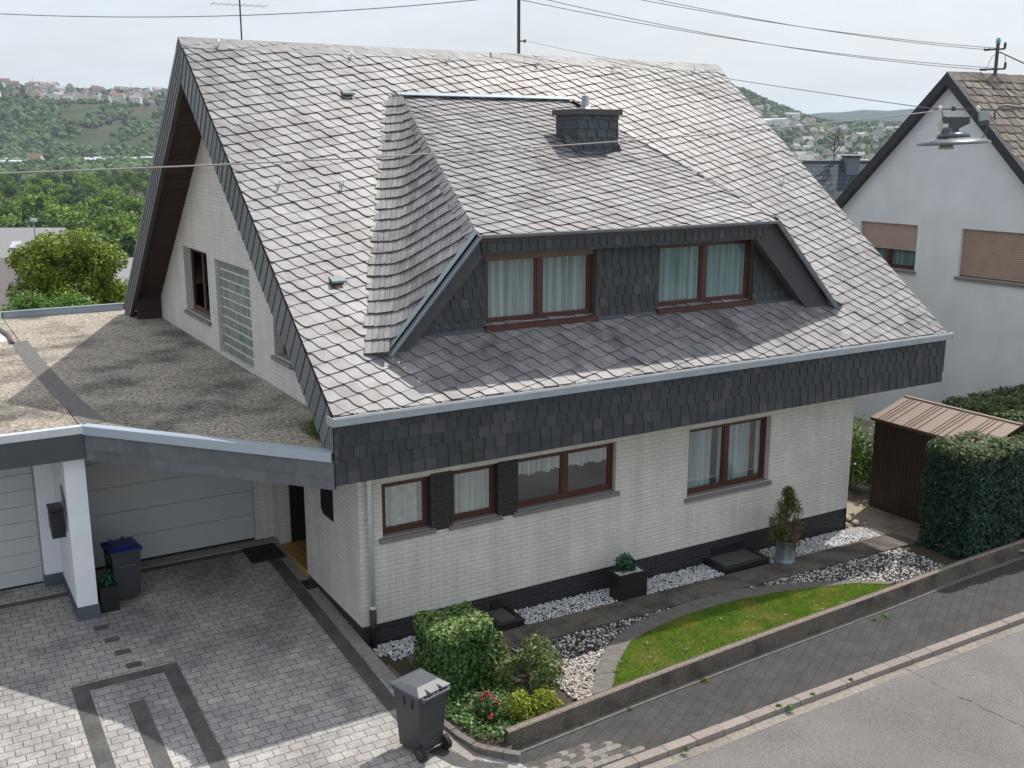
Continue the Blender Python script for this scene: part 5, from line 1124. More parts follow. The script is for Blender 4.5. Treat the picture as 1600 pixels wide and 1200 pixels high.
# urn and stump behind the corner, rocks at the corner
q = np.array((12.1, 3.3, -.2))
q = np.array(pz(1338, 716, -.2)); q[0] -= .0
b = MB(); b.lathe(q, [(0, 0), (.16, 0), (.14, .1), (.17, .5), (.2, .52), (.2, .58), (.15, .58), (.14, .5), (0, .5)], 20); b.build('stone_urn', 'slab', org=q, smooth=True, label='pale stone urn just behind the house corner', cat='urn')
for i, (a, c, s) in enumerate([(1326, 812, .13), (1337, 818, .1), (1322, 822, .1), (1352, 819, .06), (1331, 805, .07)]):
    q = pg(a, c, -.02); b = MB(); v = IV*np.array([s, s*.8, s*.6])*rng.uniform(.8, 1.15, (12, 1))+q+[0, 0, s*.3]; b.arr(v, IF); o = b.build('rock', 'rock', org=q, smooth=False, label='rounded pale rock lying at the house corner by white gravel', cat='rock', group='rocks at the house corner')
for a, c in [(905, 900), (912, 921), (929, 951), (936, 948), (968, 945)]:
    q = pg(a, c, -.03); b = MB(); leaves(b, q+[0, 0, .02], (.05, .05, .01), 4, .035, up=1); b.build('dry_leaf', 'leaf_brown', org=q, label='dry brown leaf lying at the edge of the white gravel', cat='leaf', group='dry leaves at the gravel edge')

# ================================================================== NEIGHBOUR'S HOUSE
NX, NY, NZ, NE = 18.5, 4.25, 9.42, 1.0; hw = 4.6; NXE = 31
nb = empty('house', (NX, NY, -1), 'white rendered neighbour house with a dark verged gable and brown shutters', 'house')
tl = lambda y: NZ-.12-abs(y-NY)*NE
b = MB(); W1 = (4.9, 6.87, 4.24, 5.49); W2 = (.95, 3.53, 4.24, 5.49)
wall_holes(b, (NX, 0, 0), Y_, -X_, ([(NY-hw, tl(NY-hw)), (NY, tl(NY)), (NY+hw, tl(NY+hw))], -2.), [W1, W2], .12)
b.quad((NX, NY-hw, -2), (NXE, NY-hw, -2), (NXE, NY-hw, tl(NY-hw)), (NX, NY-hw, tl(NY-hw))); b.quad((NX, NY+hw, -2), (NXE, NY+hw, -2), (NXE, NY+hw, tl(NY+hw)), (NX, NY+hw, tl(NY+hw)))
b.poly([(NXE, NY-hw, -2), (NXE, NY+hw, -2), (NXE, NY+hw, tl(NY+hw)), (NXE, NY, tl(NY)), (NXE, NY-hw, tl(NY-hw))])
b.build('wall', 'stucco', nb)
window(nb, (NX, 0, 0), Y_, -X_, *W1, 2, .12, cur='curtain', sill=.06, shutter=.72, label='window with half lowered beige shutter')
window(nb, (NX, 0, 0), Y_, -X_, *W2, 2, .12, cur=None, sill=.06, shutter=1.22, shmat=mat('tan_shutter', (.44, .325, .255), .6, var=(2, .1)), label='window with fully lowered tan shutter')
b = MB(); ov = .22; y0_ = NY-hw-.35; y1_ = NY+hw+.35
nz_ = lambda y: NZ-abs(y-NY)*NE
b.prism([(NX-ov, y0_, nz_(y0_)), (NXE, y0_, nz_(y0_)), (NXE, NY, NZ), (NX-ov, NY, NZ)], (0, 0, -.1), 1); b.prism([(NX-ov, NY, NZ), (NXE, NY, NZ), (NXE, y1_, nz_(y1_)), (NX-ov, y1_, nz_(y1_))], (0, 0, -.1), 1)
ln = math.hypot(NY-y0_, NE*(NY-y0_)); V1 = np.array([0, NY-y0_, NE*(NY-y0_)])/ln; N1 = np.cross(X_, V1)
slate_field(b, (NX-ov, y0_, nz_(y0_)), X_, V1, N1, [(0, 0), (NXE-NX+ov, 0), (NXE-NX+ov, ln), (0, ln)], s=.34, ang=0, pitch=.27, hgt=.03, th=.016, jit=.02, shape=[(0, .0), (-.02, .02), (-.02, .34), (.34, .34), (.34, .02)])
nr = b.build('roof', ['nbr_roof', 'slate_edge'], nb)
b = MB()
for i in range(36): x = NX-ov+.35*i; t = random.uniform(-.008, .01); b.prism([(x, NY-.2, nz_(NY-.2)+.04+t), (x+.36, NY-.2, nz_(NY-.2)+.05+t), (x+.36, NY, NZ+.07+t), (x, NY, NZ+.06+t)], (0, 0, -.03)); b.prism([(x, NY, NZ+.06+t), (x+.36, NY, NZ+.07+t), (x+.36, NY+.2, nz_(NY+.2)+.05+t), (x, NY+.2, nz_(NY+.2)+.04+t)], (0, 0, -.03))
b.build('ridge_tiles', 'nbr_roof', nr)
for ya in (y0_, y1_):
    b = MB(); dn = np.array([0, 0, -.3]); a_, c_ = np.array([NX-ov-.012, ya, nz_(ya)+.03]), np.array([NX-ov-.012, NY, NZ+.03]); b.prism([a_, c_, c_+dn, a_+dn], (ov+.01, 0, 0)); b.build('verge_board', 'nbr_verge', nb)
# roof pole with insulators on its ridge
px0 = 20.25
np_ = empty('roof_pole', (px0, NY, NZ), 'dark power pole with insulators on the neighbour roof ridge', 'power pole')
b = MB(); b.tube([(px0, NY, NZ-.1), (px0, NY, NZ+.86)], .045, 10); b.build('pole', 'steel_dark', np_)
def arm(z, hl):
    b = MB(); a, c = np.array([px0, NY, z])-RT*hl, np.array([px0, NY, z+.02])+RT*hl*.95; b.tube([a, c], .026, 8); b.build('crossarm', 'steel_dark', np_)
    for p, s_ in ((a, -1), (c, 1)):
        b = MB(); b.lathe(p, [(.0, 0), (.03, 0), (.036, .03), (.03, .06), (.042, .09), (.03, .12), (.04, .15), (.0, .17)], 12, 0, -RT if s_ < 0 else Z_); b.build('insulator', 'insul_d', np_, smooth=True)
    return a, c
A1 = arm(NZ+.68, .2); A2 = arm(NZ+.17, .26)
b = MB(); b.lathe((px0, NY, NZ+.84), [(.05, 0), (.06, .03), (.055, .1), (.03, .14), (0, .15)], 12); b.build('cap', 'turq', np_, smooth=True)
b = MB(); p0 = np.array([px0, NY, NZ+.6]); b.tube([p0, p0-RT*.14-Z_*.12, A2[0]-Z_*.05], .008, 5); b.tube([p0+RT*.05, p0+RT*.22-Z_*.05, p0+RT*.24-Z_*.3, A2[1]], .009, 5); b.build('jumper_wire', 'wire', np_)

# ================================================================== MAST, ANTENNA AND WIRES
mx0 = 6.98
ms_ = empty('roof_mast', (mx0, RY, RZ), 'dark steel power mast standing on the ridge of the slate roof', 'mast')
b = MB(); b.tube([(mx0, RY+.6, RZ-.6), (mx0, RY+.6, RZ+2.1)], .038, 10); b.build('pole', 'steel_dark', ms_)
b = MB(); b.tube([(mx0, RY+.6, RZ+.37), (mx0+.12, RY+.53, RZ+.37)], .016, 6); b.lathe((mx0+.12, RY+.53, RZ+.34), [(0, 0), (.03, 0), (.022, .03), (.03, .06), (0, .07)], 10); b.build('bracket', 'steel_dark', ms_)
mm = []
for zt in (1.32, 1.85):
    b = MB(); a, c = np.array([mx0, RY+.6, RZ+zt])-Y_*.3, np.array([mx0, RY+.6, RZ+zt])+Y_*.3; b.tube([a, c], .022, 8); b.build('crossarm', 'steel_dark', ms_); mm.append((a, c))
def wire(name, a, c, sag, r, m, label, cat='wire', group=None, n=28):
    a, c = np.asarray(a, float), np.asarray(c, float); b = MB(); b.tube([a+(c-a)*t-Z_*sag*4*t*(1-t) for t in np.linspace(0, 1, n)], r, 5)
    return b.build(name, m, org=a, smooth=True, label=label, cat=cat, group=group)
for (ma, mc), (a, c), nm in ((mm[0], A2, 'lower'), (mm[1], A1, 'upper')):
    wire('power_line', ma, a-RT*.16, .22, .009, 'wire', 'thin grey power line, front wire of the %s pair between mast and neighbour pole' % nm, 'power line', 'power lines between the two roofs')
    wire('power_line', mc, c, .22, .009, 'wire', 'thin grey power line, rear wire of the %s pair between mast and neighbour pole' % nm, 'power line', 'power lines between the two roofs')
wire('power_line', (px0+.1, NY, NZ+.62), np.array([px0, NY, NZ+.62])+RT*9-Z_*2.2+FW*1, .3, .02, 'wire', 'thicker dark cable running right from the neighbour roof pole', 'power line')
wire('power_line', mm[0][0], pd(-260, 2, 26), .42, .010, 'wire', 'long wire sagging across the sky above the left roof ridge', 'power line')
# yagi antenna
ax0 = .66
an = empty('tv_antenna', (ax0, RY, RZ), 'thin television antenna above the left end of the ridge', 'antenna')
b = MB(); b.tube([(ax0, RY+.5, RZ-.5), (ax0, RY+.5, RZ+.95)], .016, 8); b.build('mast', 'steel_dark', an)
b = MB(); dv = RT*.9+FW*.43; dv[2] = 0; dv /= np.linalg.norm(dv); pv = np.array([-dv[1], dv[0], 0])
c0 = np.array([ax0, RY+.5, RZ+.72]); b.tube([c0-dv*.55, c0+dv*.5], .007, 6)
for t in np.linspace(-.52, .48, 8): b.tube([c0+dv*t-pv*.3, c0+dv*t+pv*.3], .003, 5)
b.build('boom', 'steel', an)
# street lamp hung on span wires
lc = np.array(py_(1489, 224, -8.)); px_m = 1620/((lc-CAM)@FW)                # pixels per metre there
u = 1/px_m
lp = empty('street_lamp', tuple(lc), 'grey saucer street lamp hung from span wires above the street', 'street lamp')
b = MB(); R_ = 55*u; tilt = np.array([-.0, 0, 1.])-RT*.05; tilt /= np.linalg.norm(tilt)
b.lathe(lc, [(R_, -1*u), (R_*.98, 2*u), (R_*.75, 6*u), (R_*.4, 9*u), (R_*.34, 10*u), (R_*.33, 9*u), (R_*.7, 3*u), (R_*.96, -1.5*u)], 40, 0, tilt); b.build('lamp_shade', 'lamp_grey', lp, smooth=True)
b = MB(); b.lathe(lc+np.array([0, 0, 8*u]), [(0, -2*u), (25*u, 0), (24*u, 5*u), (18*u, 9*u), (0, 10*u)], 26); b.lathe(lc-RT*11*u+Z_*17*u, [(9*u, 0), (9*u, 5*u), (6*u, 7*u), (0, 7.5*u)], 16); b.build('gear_housing', 'lamp_grey', lp, smooth=True)
b = MB(); fx = RT; ff = np.cross(Z_, RT)
b.obox(lc, fx, Z_, ff, -20*u, 22*u, 30*u, 40*u, -3*u, 3*u); b.obox(lc, fx, Z_, ff, -8*u, 6*u, 14*u, 32*u, -4*u, 4*u)
b.prism([lc+fx*6*u+Z_*22*u-ff*2*u, lc+fx*22*u+Z_*30*u-ff*2*u, lc+fx*22*u+Z_*32*u-ff*2*u, lc+fx*6*u+Z_*32*u-ff*2*u], ff*4*u); b.build('hanger_bracket', 'lamp_dark', lp)
b = MB(); b.obox(lc, fx, Z_, ff, -24*u, -19*u, 19*u, 34*u, -3*u, 3*u); b.build('capacitor', 'lamp_glass', lp)
b = MB(); b.lathe(lc-RT*10*u-Z_*1*u, [(0, 1*u), (8*u, 0), (12*u, -6*u), (11*u, -8*u), (0, -8.5*u)], 18); b.build('lens', 'lamp_glass', lp, smooth=True)
bar0, bar1 = lc-RT*34*u+Z_*52*u, lc+RT*50*u+Z_*51*u
b = MB(); b.tube([bar0, bar1], 1.1*u, 6); b.tube([lc-RT*22*u+Z_*50*u, lc-RT*20*u+Z_*42*u, lc-RT*14*u+Z_*39*u], .9*u, 5); b.tube([lc+RT*30*u+Z_*50*u, lc+RT*27*u+Z_*43*u, lc+RT*21*u+Z_*38*u], .9*u, 5); b.build('suspension_rod', 'steel_dark', lp)
for o in (-25, -4, 34):
    b = MB(); b.lathe(lc+RT*o*u+Z_*49*u, [(0, 0), (3.6*u, 0), (2.6*u, 2.5*u), (3.6*u, 5*u), (2*u, 7.5*u), (0, 8*u)], 10); b.build('insulator', 'porcelain' if o != -4 else 'insul_d', lp, smooth=True)
b = MB(); b.obox(lc+RT*45*u+Z_*36*u, fx+Z_*.15, Z_-fx*.15, ff, -7*u, 7*u, -1*u, 13*u, -4*u, 4*u); b.build('junction_box', mat('pale_box', (.34, .4, .38), .5), lp)
b = MB(); b.obox(lc+RT*46*u+Z_*28*u, fx, Z_, ff, -6*u, 6*u, 0, 7*u, -3*u, 3*u); b.build('cable_gland', 'lamp_dark', lp)
b = MB(); b.tube([lc+RT*20*u+Z_*5*u, lc+RT*34*u+Z_*5*u, lc+RT*44*u+Z_*8*u, lc+RT*50*u+Z_*16*u, lc+RT*51*u+Z_*28*u], .9*u, 6); b.build('cable', 'lamp_dark', lp, smooth=True)
span_l = py_(-420, 284, -8.3); wire('span_wire', bar0+Z_*(-.02), span_l, .08, .0045, 'wire_pale', 'pale span wire crossing in front of the slate roof to the street lamp', 'wire')
wire('span_wire', bar1, lc+RT*2.6+Z_*.42, .02, .009, 'wire', 'dark wire carrying the street lamp off to the right', 'wire')
wire('span_wire', (mx0+.12, RY+.53, RZ+.38), bar0, .06, .004, 'wire', 'wire from the roof mast down to the street lamp', 'wire')
b = MB(); b.tube([lc+RT*62*u+Z_*36*u, lc+RT*60*u+Z_*46*u, lc+RT*66*u+Z_*55*u, lc+RT*78*u+Z_*57*u, lc+RT*92*u+Z_*55*u, lc+RT*130*u+Z_*53*u], .011, 6); b.build('feed_cable', 'wire', org=lc+RT*62*u, smooth=True, label='dark feed cable curling right beside the street lamp', cat='cable')

# ================================================================== BACKGROUND
# lower house on the right with grey tiles
lo = empty('house', tuple(pd(1340, 330, 50)), 'grey tiled roof house standing lower between the slate roof and the neighbour', 'house')
a, c = pd(1255, 251, 55), pd(1480, 254, 55); rz0 = (a[2]+c[2])/2; a[2] = c[2] = rz0; ud = (c-a)/np.linalg.norm(c-a); out = np.array([ud[1], -ud[0], 0]); out = out if out@(CAM-a) > 0 else -out
rl = np.linalg.norm(c-a); b = MB(); dpt, drop = 6.2, 5.2
b.prism([a+out*dpt-Z_*drop-ud*.0, c+out*dpt-Z_*drop, c, a], (0, 0, -.15)); b.prism([a-out*dpt-Z_*drop, a, c, c-out*dpt-Z_*drop], (0, 0, -.15))
def tile_mat():
    m, t, b_, L = tree_mat('grey_tiled_roof'); k = N(t, 'ShaderNodeTexBrick'); sp = N(t, 'ShaderNodeVectorMath', operation='DOT_PRODUCT'); s2 = N(t, 'ShaderNodeSeparateXYZ'); ge = N(t, 'ShaderNodeNewGeometry'); cb = N(t, 'ShaderNodeCombineXYZ')
    L(ge.outputs['Position'], sp.inputs[0]); sp.inputs[1].default_value = tuple(ud); L(ge.outputs['Position'], s2.inputs[0]); L(sp.outputs['Value'], cb.inputs[0]); L(s2.outputs[2], cb.inputs[1]); L(cb.outputs[0], k.inputs[0]); k.offset = .5
    for i_, v in (('Color1', (.06, .082, .1, 1)), ('Color2', (.052, .07, .085, 1)), ('Mortar', (.02, .027, .033, 1)), ('Scale', 1), ('Mortar Size', .018), ('Brick Width', .33), ('Row Height', .225)): k.inputs[i_].default_value = v
    s = mul(t, k.outputs[0], rng_map(t, noise(t, .7, 5), .3, .7, .8, 1.25)); L(s, b_.inputs['Base Color']); b_.inputs['Roughness'].default_value = .75; b_.inputs['Specular IOR Level'].default_value = .25; return m
b.build('roof', tile_mat(), lo)
b = MB(); lw0 = rz0-drop
for s_ in (1, -1): q = [a+out*s_*(dpt-.4), c+out*s_*(dpt-.4)]; b.quad(q[0]*[1, 1, 0]+Z_*(lw0-6), q[1]*[1, 1, 0]+Z_*(lw0-6), q[1]*[1, 1, 0]+Z_*(lw0+.2), q[0]*[1, 1, 0]+Z_*(lw0+.2))
e0 = a+ud*.3; b.poly([e0*[1, 1, 0]+out*(dpt-.4)+Z_*(lw0-6), e0*[1, 1, 0]-out*(dpt-.4)+Z_*(lw0-6), e0*[1, 1, 0]-out*(dpt-.4)+Z_*(lw0+.2), e0*[1, 1, 0]+Z_*(rz0-.2), e0*[1, 1, 0]+out*(dpt-.4)+Z_*(lw0+.2)]); b.build('wall', 'house_w', lo)
b = MB(); cc = a+ud*2.45; b.obox(cc, ud, Z_, out, -.35, .3, -1.1, .22, -.1, .8); b.build('chimney', mat('zinc_chimney', (.12, .16, .19), .5), lo); b = MB(); b.obox(cc, ud, Z_, out, -.42, .37, .22, .32, -.17, .87); b.build('chimney_cap', 'nbr_verge', lo)
b = MB(); b.tube([a, c], .09, 8); b.build('ridge_tiles', 'blue_tile', lo)
q = a+ud*1.62; an2 = empty('tv_antenna', tuple(q), 'ragged television antenna on the lower grey roof', 'antenna'); b = MB(); b.tube([q-Z_*.2, q+Z_*1.15], .03, 6); b.build('mast', 'steel_dark', an2)
b = MB()
for k in range(16): o_ = q+Z_*random.uniform(.55, 1.35); b.tube([o_+rng.normal(size=3)*.28, o_+rng.normal(size=3)*.28], .022, 5)
b.tube([q+Z_*1.0-ud*.1+ud*.3*math.cos(t)+Z_*.4*math.sin(t) for t in np.linspace(-2, 2, 10)], .04, 5); b.build('aerial_elements', mat('rusty_aerial', (.14, .1, .08), .8), an2)
b = MB(); q0 = pd(1318, 322, 49); b.obox(q0, ud, Z_, out, -.2, 1.2, -.5, .5, 0, .1); b.build('skylight', 'zinc', lo)
# buildings on the left below the flat roof
def gable_house(name, loc, yaw, L_, D_, H_, Rr, wm, rm, label, cat='house', group=None, wins=0, eave=.3, two=True):
    e = empty(name, (0, 0, 0), label, cat, group); b = MB(); l, d = L_/2, D_/2
    for s_ in (1, -1): b.quad((-l, s_*d, -3), (l, s_*d, -3), (l, s_*d, H_), (-l, s_*d, H_)); b.poly([(s_*l, -d, -3), (s_*l, d, -3), (s_*l, d, H_), (s_*l, 0, H_+Rr), (s_*l, -d, H_)])
    b.build('wall', wm, e); b = MB(); k = Rr/d
    for s_ in (1, -1): b.prism([(-l-eave, s_*(d+eave), H_-k*eave+.05), (l+eave, s_*(d+eave), H_-k*eave+.05), (l+eave, 0, H_+Rr+.05), (-l-eave, 0, H_+Rr+.05)], (0, 0, .15))
    b.build('roof', rm, e)
    for i in range(wins):
        x = -l+L_*(i+.5)/wins; b = MB(); b.box(x-.5, x+.5, -d-.03, -d+.02, H_-2, H_-.7); b.build('window', 'win_dark', e)
    e.location = loc; e.rotation_euler = (0, 0, yaw); return e
q = pd(34, 377, 92); yaw = math.atan2(RT[1], RT[0])
lh = gable_house('house', (q[0], q[1], q[2]-4.9), yaw, 7.4, 7, 3.7, 2.2, 'house_w', 'roof_g', 'long house with pale grey roof and skylights left of the big bright tree', wins=3)
b = MB()
for x in (-1.9, .1): b.obox((x, -2.6, 4.5), X_, np.array([0, .84, .54]), np.array([0, -.54, .84]), 0, .8, 0, .9, .0, .12)
b.build('skylight', 'zinc', lh)
b = MB(); b.box(3.9, 4.1, -3.6, -3.4, 3, 6.3); b.build('gable_trim', 'house_w', lh)
q = pd(0, 440, 62); gable_house('house', (q[0], q[1], q[2]-4.2), yaw+.9, 7, 6, 3, 2.4, 'house_g', 'roof_d', 'small dark roofed house at the left picture edge below the tree', wins=2)
q = pd(203, 412, 84); gable_house('house', (q[0], q[1], q[2]-4.9), yaw+.2, 8, 6, 3.2, 2.0, 'house_g', 'roof_g', 'grey roofed house peeping out between bright tree and verge', wins=2)
q = pd(53, 352, 80); b = MB(); p = np.array(q); b.tube([p-Z_*6, p+Z_*.3], .05, 6); b.lathe(p+Z_*.3, [(0, .25), (.25, .2), (.3, 0), (0, 0)], 10); b.build('street_lamp', 'steel', org=p-Z_*6, label='post lamp standing in front of the pale grey roof', cat='street lamp')
# trees ---------------------------------------------------------------------------
def tree_mesh(b, base, H_, lobes, n, size, mleaf=0, mbark=1, asp=.6, up=.4, trunk=.2):
    tot = sum(np.prod(r)**(2/3) for c, r in lobes); base = np.asarray(base, float); top = np.mean([c for c, r in lobes], axis=0)
    b.tube([base, base+(top-base)*.45+rng.normal(size=3)*trunk*.5, top], [trunk, trunk*.75, trunk*.3], 8, mbark)
    for c, r in lobes:
        leaves(b, c, r, int(n*np.prod(r)**(2/3)/tot), size, mleaf, up=up, shell=.45, asp=asp); k = base+(top-base)*random.uniform(.4, .8)
        b.tube([k, (k+np.array(c))/2+rng.normal(size=3)*.1, np.array(c)], [trunk*.35, trunk*.22, trunk*.08], 6, mbark)
tc = pd(110, 424, 46); b = MB(); lob = []
for k in range(58):
    t = random.uniform(0, 6.28); uu = math.sqrt(random.random()); c = tc+RT*math.cos(t)*uu*2.45+Z_*(math.sin(t)*uu*1.75-.35+.35*math.cos(t*1.0)*0)+FW*[1, 1, 0]*random.uniform(-1.5, 1.5)*math.sqrt(1-uu*uu*.8); s = random.uniform(.45, .75); lob.append((c, (s, s, s*.95)))
gz0 = tc[2]-6
tree_mesh(b, (tc[0], tc[1], gz0), 8, lob, 26000, .085, up=.5, trunk=.2); cn = tc; 
b.build('broadleaf_tree', ['tree_leaf', 'bark'], org=(tc[0], tc[1], gz0), label='big bright yellow green broadleaf tree behind the flat roof', cat='tree')
b = MB()
for k in range(16):
    q = pd(18+k*8+random.uniform(-6, 6), 482+random.uniform(-14, 10)+abs(k-8)*.6, 36); leaves(b, q, (.5, .5, .42), 300, .06, up=.6, shell=.3)
q = pd(70, 500, 36); b.tube([q-Z_*4, q], .12, 6, 1); b.build('bush', ['bush_bright', 'bark'], org=q-Z_*4, label='bright green bush in front of the big tree at the roof edge', cat='bush')
def crown_proto(name, m, kind):
    e = empty(name, (0, 0, 0), 'tree', 'tree'); b = MB()
    if kind == 'conifer':
        for k in range(9): h_ = .18+.8*k/9; leaves(b, (0, 0, h_), (.24*(1.1-h_), .24*(1.1-h_), .07), 90, .045, up=.1, shell=.3)
    else:
        for k in range(13):
            a = random.uniform(0, 6.28); u_ = random.random()**.6; hz_ = random.uniform(.38, .86); wid = .30*math.sin(min(1, (hz_-.2)/.75)*2.6+.3); c = (math.cos(a)*wid*u_, math.sin(a)*wid*u_, hz_); s = random.uniform(.12, .19)
            leaves(b, c, (s, s, s*.85), 150, .034, up=.4, shell=.4)
    cr = b.build('crown', m, e); b = MB(); b.tube([(0, 0, -.15), (0, 0, .3), (0, 0, .7)], [.03, .022, .008], 6); b.build('trunk', 'bark', e); return e
protos = [crown_proto('broadleaf_tree', 'crown_a', 'b'), crown_proto('broadleaf_tree', 'crown_b', 'b'), crown_proto('broadleaf_tree', 'crown_c', 'b'), crown_proto('conifer_tree', 'crown_b', 'conifer')]
used = set(); NAMES_ = ['mid green broadleaf tree in the dense valley wood', 'dark green broadleaf tree in the dense valley wood', 'light green broadleaf tree in the dense valley wood', 'dark pointed conifer in the dense valley wood']
def plant(i, x, y, h_, label=None, grp='trees of the valley wood'):
    z = terr(x, y)-.5; sc = (h_*random.uniform(.9, 1.25), h_*random.uniform(.9, 1.25), h_)
    if i not in used:
        used.add(i); o = protos[i]; o.location = (x, y, z); o.scale = sc; o.rotation_euler = (0, 0, random.uniform(0, 6.28)); o['label'] = label or NAMES_[i]
    else: o = copy_thing(protos[i], (x, y, z), random.uniform(0, 6.28), sc, label or NAMES_[i])
    o['group'] = grp; return o
cand = 0; spots = []
bear = lambda px: math.atan2(*(ray(px, HY)[1::-1]))
while len(spots) < 170 and cand < 9000:
    cand += 1; px = random.uniform(-60, 300); dd = random.uniform(150, 900)**1.0
    dd = 120*(900/120)**random.random()
    a = bear(px); x, y = CAM[0]+math.cos(a)*dd, CAM[1]+math.sin(a)*dd; sp_ = 7.5+dd*.012
    if any((x-s[0])**2+(y-s[1])**2 < sp_**2 for s in spots): continue
    h_ = random.uniform(15, 21)*(1 if dd < 500 else .85); topy = pj((x, y, terr(x, y)+h_))[1]
    if topy < 249+random.uniform(0, 10): continue
    spots.append((x, y)); plant(random.choices([0, 1, 2, 3], [.42, .27, .26, .05])[0], x, y, h_)
for (px, dd, h_, i) in [(1238, 100, 11, 2), (1262, 120, 9, 0), (1215, 90, 9, 2), (1390, 130, 9, 1), (1420, 120, 10, 0), (1300, 170, 11, 1), (1360, 180, 11, 0), (1340, 240, 11, 0), (1420, 220, 12, 1), (1255, 220, 13, 0), (1180, 140, 11, 0), (1290, 260, 12, 2), (1390, 290, 12, 0), (1320, 330, 12, 1), (1230, 300, 12, 1)]:
    a = bear(px); x, y = CAM[0]+math.cos(a)*dd, CAM[1]+math.sin(a)*dd; plant(i, x, y, h_, ['mid green tree beyond the lower grey roof', 'dark green tree beyond the lower grey roof', 'light green tree beyond the lower grey roof', ''][i], 'trees beyond the lower roof')
# far town houses -----------------------------------------------------------------
hp = []
for i, (wm, rm, L_, D_, H_, Rr) in enumerate([('house_w', 'roof_d', 12, 9, 6, 4.5), ('house_w', 'roof_r', 13, 10, 6, 4.5), ('house_c', 'roof_d', 11, 10, 7, 4), ('house_w', 'roof_g', 15, 10, 7, 3.5), ('house_g', 'roof_r', 12, 9, 5.5, 4.5), ('house_w', 'roof_w', 34, 14, 9, 1.2)]):
    b = MB(); l, d = L_/2, D_/2
    for s_ in (1, -1): b.quad((-l, s_*d, -6), (l, s_*d, -6), (l, s_*d, H_), (-l, s_*d, H_), 0); b.poly([(s_*l, -d, -6), (s_*l, d, -6), (s_*l, d, H_), (s_*l, 0, H_+Rr), (s_*l, -d, H_)], 0); b.prism([(-l-.4, s_*(d+.4), H_-.3), (l+.4, s_*(d+.4), H_-.3), (l+.4, 0, H_+Rr+.1), (-l-.4, 0, H_+Rr+.1)], (0, 0, .2), 1)
    for k in range(3): x = -l+L_*(k+.5)/3; b.box(x-.7, x+.7, -d-.06, d+.06, 1.2, 2.7, 2); b.box(x-.7, x+.7, -d-.06, d+.06, 3.9, 5.3, 2)
    hp.append(b)
hused = {}
HL_ = ['white house with dark roof', 'white house with red roof', 'cream house with dark roof', 'pale house with light grey roof', 'grey house with reddish roof', 'long pale flat roofed hall']
def far_house(i, x, y, s, where, grp, yaw=None):
    z = terr(x, y); nm = 'hall' if i == 5 else 'house'
    if i not in hused:
        o = hp[i].build(nm, [['house_w', 'house_w', 'house_c', 'house_w', 'house_g', 'house_w'][i], ['roof_d', 'roof_r', 'roof_d', 'roof_g', 'roof_r', 'roof_w'][i], 'win_dark'], org=(0, 0, 0)); hused[i] = o
    else: o = hused[i].copy(); COL.objects.link(o)
    o.location = (x, y, z); o.scale = (s, s, s); o.rotation_euler = (0, 0, random.uniform(0, 3.14) if yaw is None else yaw); tag(o, HL_[i]+' '+where, 'hall' if i == 5 else 'house', grp)
def ridge_spot(px, d0, d1): a = bear(px); dd = random.uniform(d0, d1); return CAM[0]+math.cos(a)*dd, CAM[1]+math.sin(a)*dd
for k in range(135):
    x, y = ridge_spot(random.uniform(-80, 330), 2120, 2500); far_house(random.choices(range(5), [3, 1.1, 2, 2.4, 1])[0], x, y, random.uniform(.95, 1.4), 'in the town along the left hilltop', 'houses on the left hilltop')
for px, dd in [(110, 1480), (122, 1500), (148, 1450), (165, 1520), (178, 1420), (222, 1500), (240, 1490), (258, 1540), (8, 1450), (16, 1300), (200, 1560)]:
    a = bear(px); far_house(5, CAM[0]+math.cos(a)*dd, CAM[1]+math.sin(a)*dd, random.uniform(.6, 1.0), 'on the valley floor below the left hill', 'halls on the valley floor', yaw+random.uniform(-.15, .15))
a = bear(53); far_house(1, CAM[0]+math.cos(a)*1500, CAM[1]+math.sin(a)*1500, 1.3, 'standing alone at the foot of the left hill', 'house at the hill foot')
for k in range(190):
    t = random.random(); px = random.uniform(1150, 1470); dd = 1250+950*random.random()**.8
    x, y = ridge_spot(px, dd, dd+30); far_house(random.choices(range(6), [3, .9, 2, 3.4, .8, .45])[0], x, y, random.uniform(.8, 1.25), 'in the far town in the right valley', 'houses of the far right town')
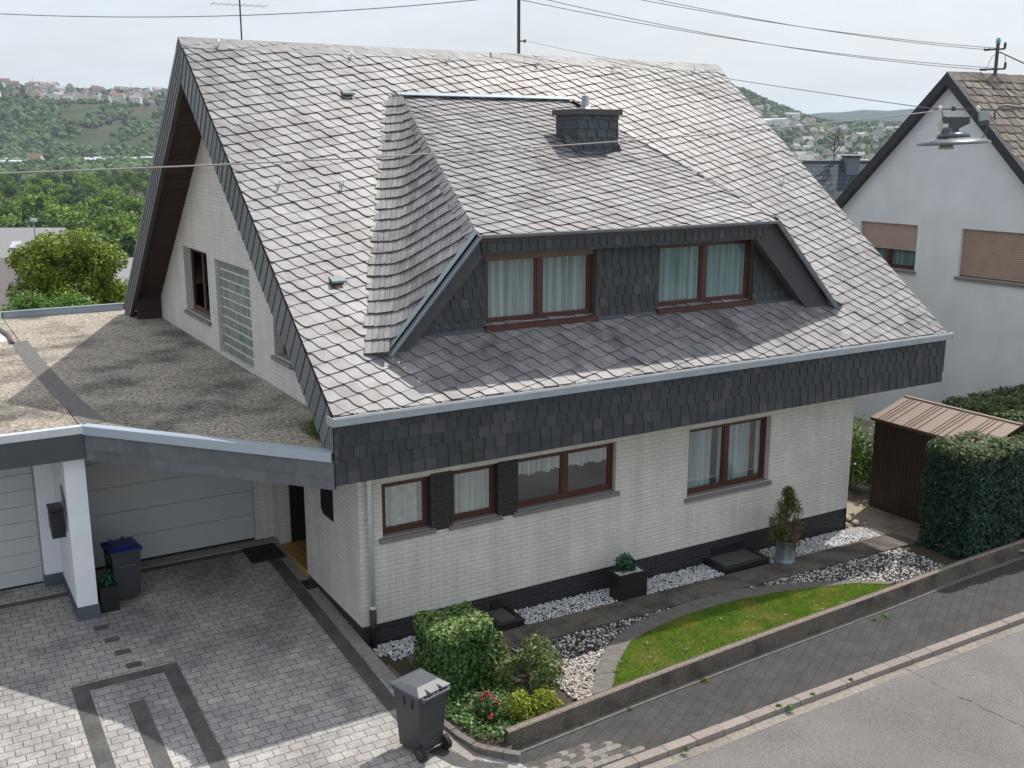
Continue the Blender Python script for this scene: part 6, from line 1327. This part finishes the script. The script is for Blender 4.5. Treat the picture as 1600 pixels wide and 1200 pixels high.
# wooded slopes: one mass
b = MB(); Vs, Fs, Rs = [], [], []; k = 0; tries = 0
def clump(x, y, s):
    global k
    z = terr(x, y); v = IV*np.array([s, s, s*random.uniform(.8, 1.25)])*rng.uniform(.65, 1.25, (12, 1)); a = random.uniform(0, 6.28)
    v = np.c_[v[:, 0]*math.cos(a)-v[:, 1]*math.sin(a), v[:, 0]*math.sin(a)+v[:, 1]*math.cos(a), v[:, 2]]+np.array([x, y, z+s*.55]); Fs.extend([tuple(i+12*k for i in f) for f in IF]); Vs.append(v)
    r = random.random(); Rs.extend([min(1, max(0, r+random.uniform(-.2, .2))) for _ in IF]); k += 1
from mathutils import noise as mn
def dens(px, y_img, d):
    nn_ = mn.noise(Vector((px*.02, y_img*.045, 3.1)))
    if px < 600:
        if y_img < 163: return .3 if d > 2120 else .8
        if px < 85+nn_*40: return .95
        if y_img > 232: return .6+nn_
        if 218 < y_img: return .06
        return max(0, .2+nn_*.8)
    if px > 1100:
        if y_img > 183: return .42+nn_*.5
        return .9
    return .6
while k < 12000 and tries < 120000:
    tries += 1; rr0 = random.random(); px = random.uniform(-150, 360) if rr0 < .5 else (random.uniform(1100, 1520) if rr0 < .8 else random.uniform(360, 1750)); dd = 900+1720*random.random()**.75; a = bear(px); x, y = CAM[0]+math.cos(a)*dd, CAM[1]+math.sin(a)*dd
    X__, Y__, _ = pj((x, y, terr(x, y)))
    if random.random() < dens(X__, Y__, dd): clump(x, y, random.uniform(3.2, 7.0)*(.8 if dd > 2150 else 1))
b.arr(np.vstack(Vs), Fs, 0, Rs); b.build('far_wood', 'far_wood', org=(0, 0, 0), kind='stuff', label='woods and bushes covering the far valley slopes')
for px, dd, h_ in [(60, 3000, 46), (211, 3100, 40), (239, 3150, 38)]:
    a = bear(px); x, y = CAM[0]+math.cos(a)*dd, CAM[1]+math.sin(a)*dd; z = 60; T_ = pn(px, 128 if px < 100 else 136, (x, y, 0), FW*[1, 1, 0]); wt = empty('wind_turbine', (x, y, z), 'tiny pale wind turbine on the skyline', 'wind turbine', 'wind turbines on the skyline'); b = MB(); hub = np.array([x, y, T_[2]]); b.tube([(x, y, z), hub], [2, 1], 6); b.build('tower', 'house_w', wt)
    for kk in range(3):
        an_ = kk*2.094+px; b = MB(); tip = hub+RT*math.cos(an_)*18+Z_*math.sin(an_)*18; b.tube([hub, tip], [.9, .25], 5); b.build('blade', 'house_w', wt)
# haze
b = MB(); b.box(-850, 5600, -300, 5600, -40, 260)
hm = bpy.data.materials.new('haze'); hm.use_nodes = True; t = hm.node_tree; t.nodes.remove(t.nodes['Principled BSDF']); vv = N(t, 'ShaderNodeVolumePrincipled'); vv.inputs['Color'].default_value = (.72, .86, 1, 1); vv.inputs['Density'].default_value = .00008; vv.inputs['Anisotropy'].default_value = .2
t.links.new(vv.outputs[0], t.nodes['Material Output'].inputs['Volume'])
b.build('haze', hm, org=(0, 0, -40), kind='stuff', label='thin summer haze filling the valley')
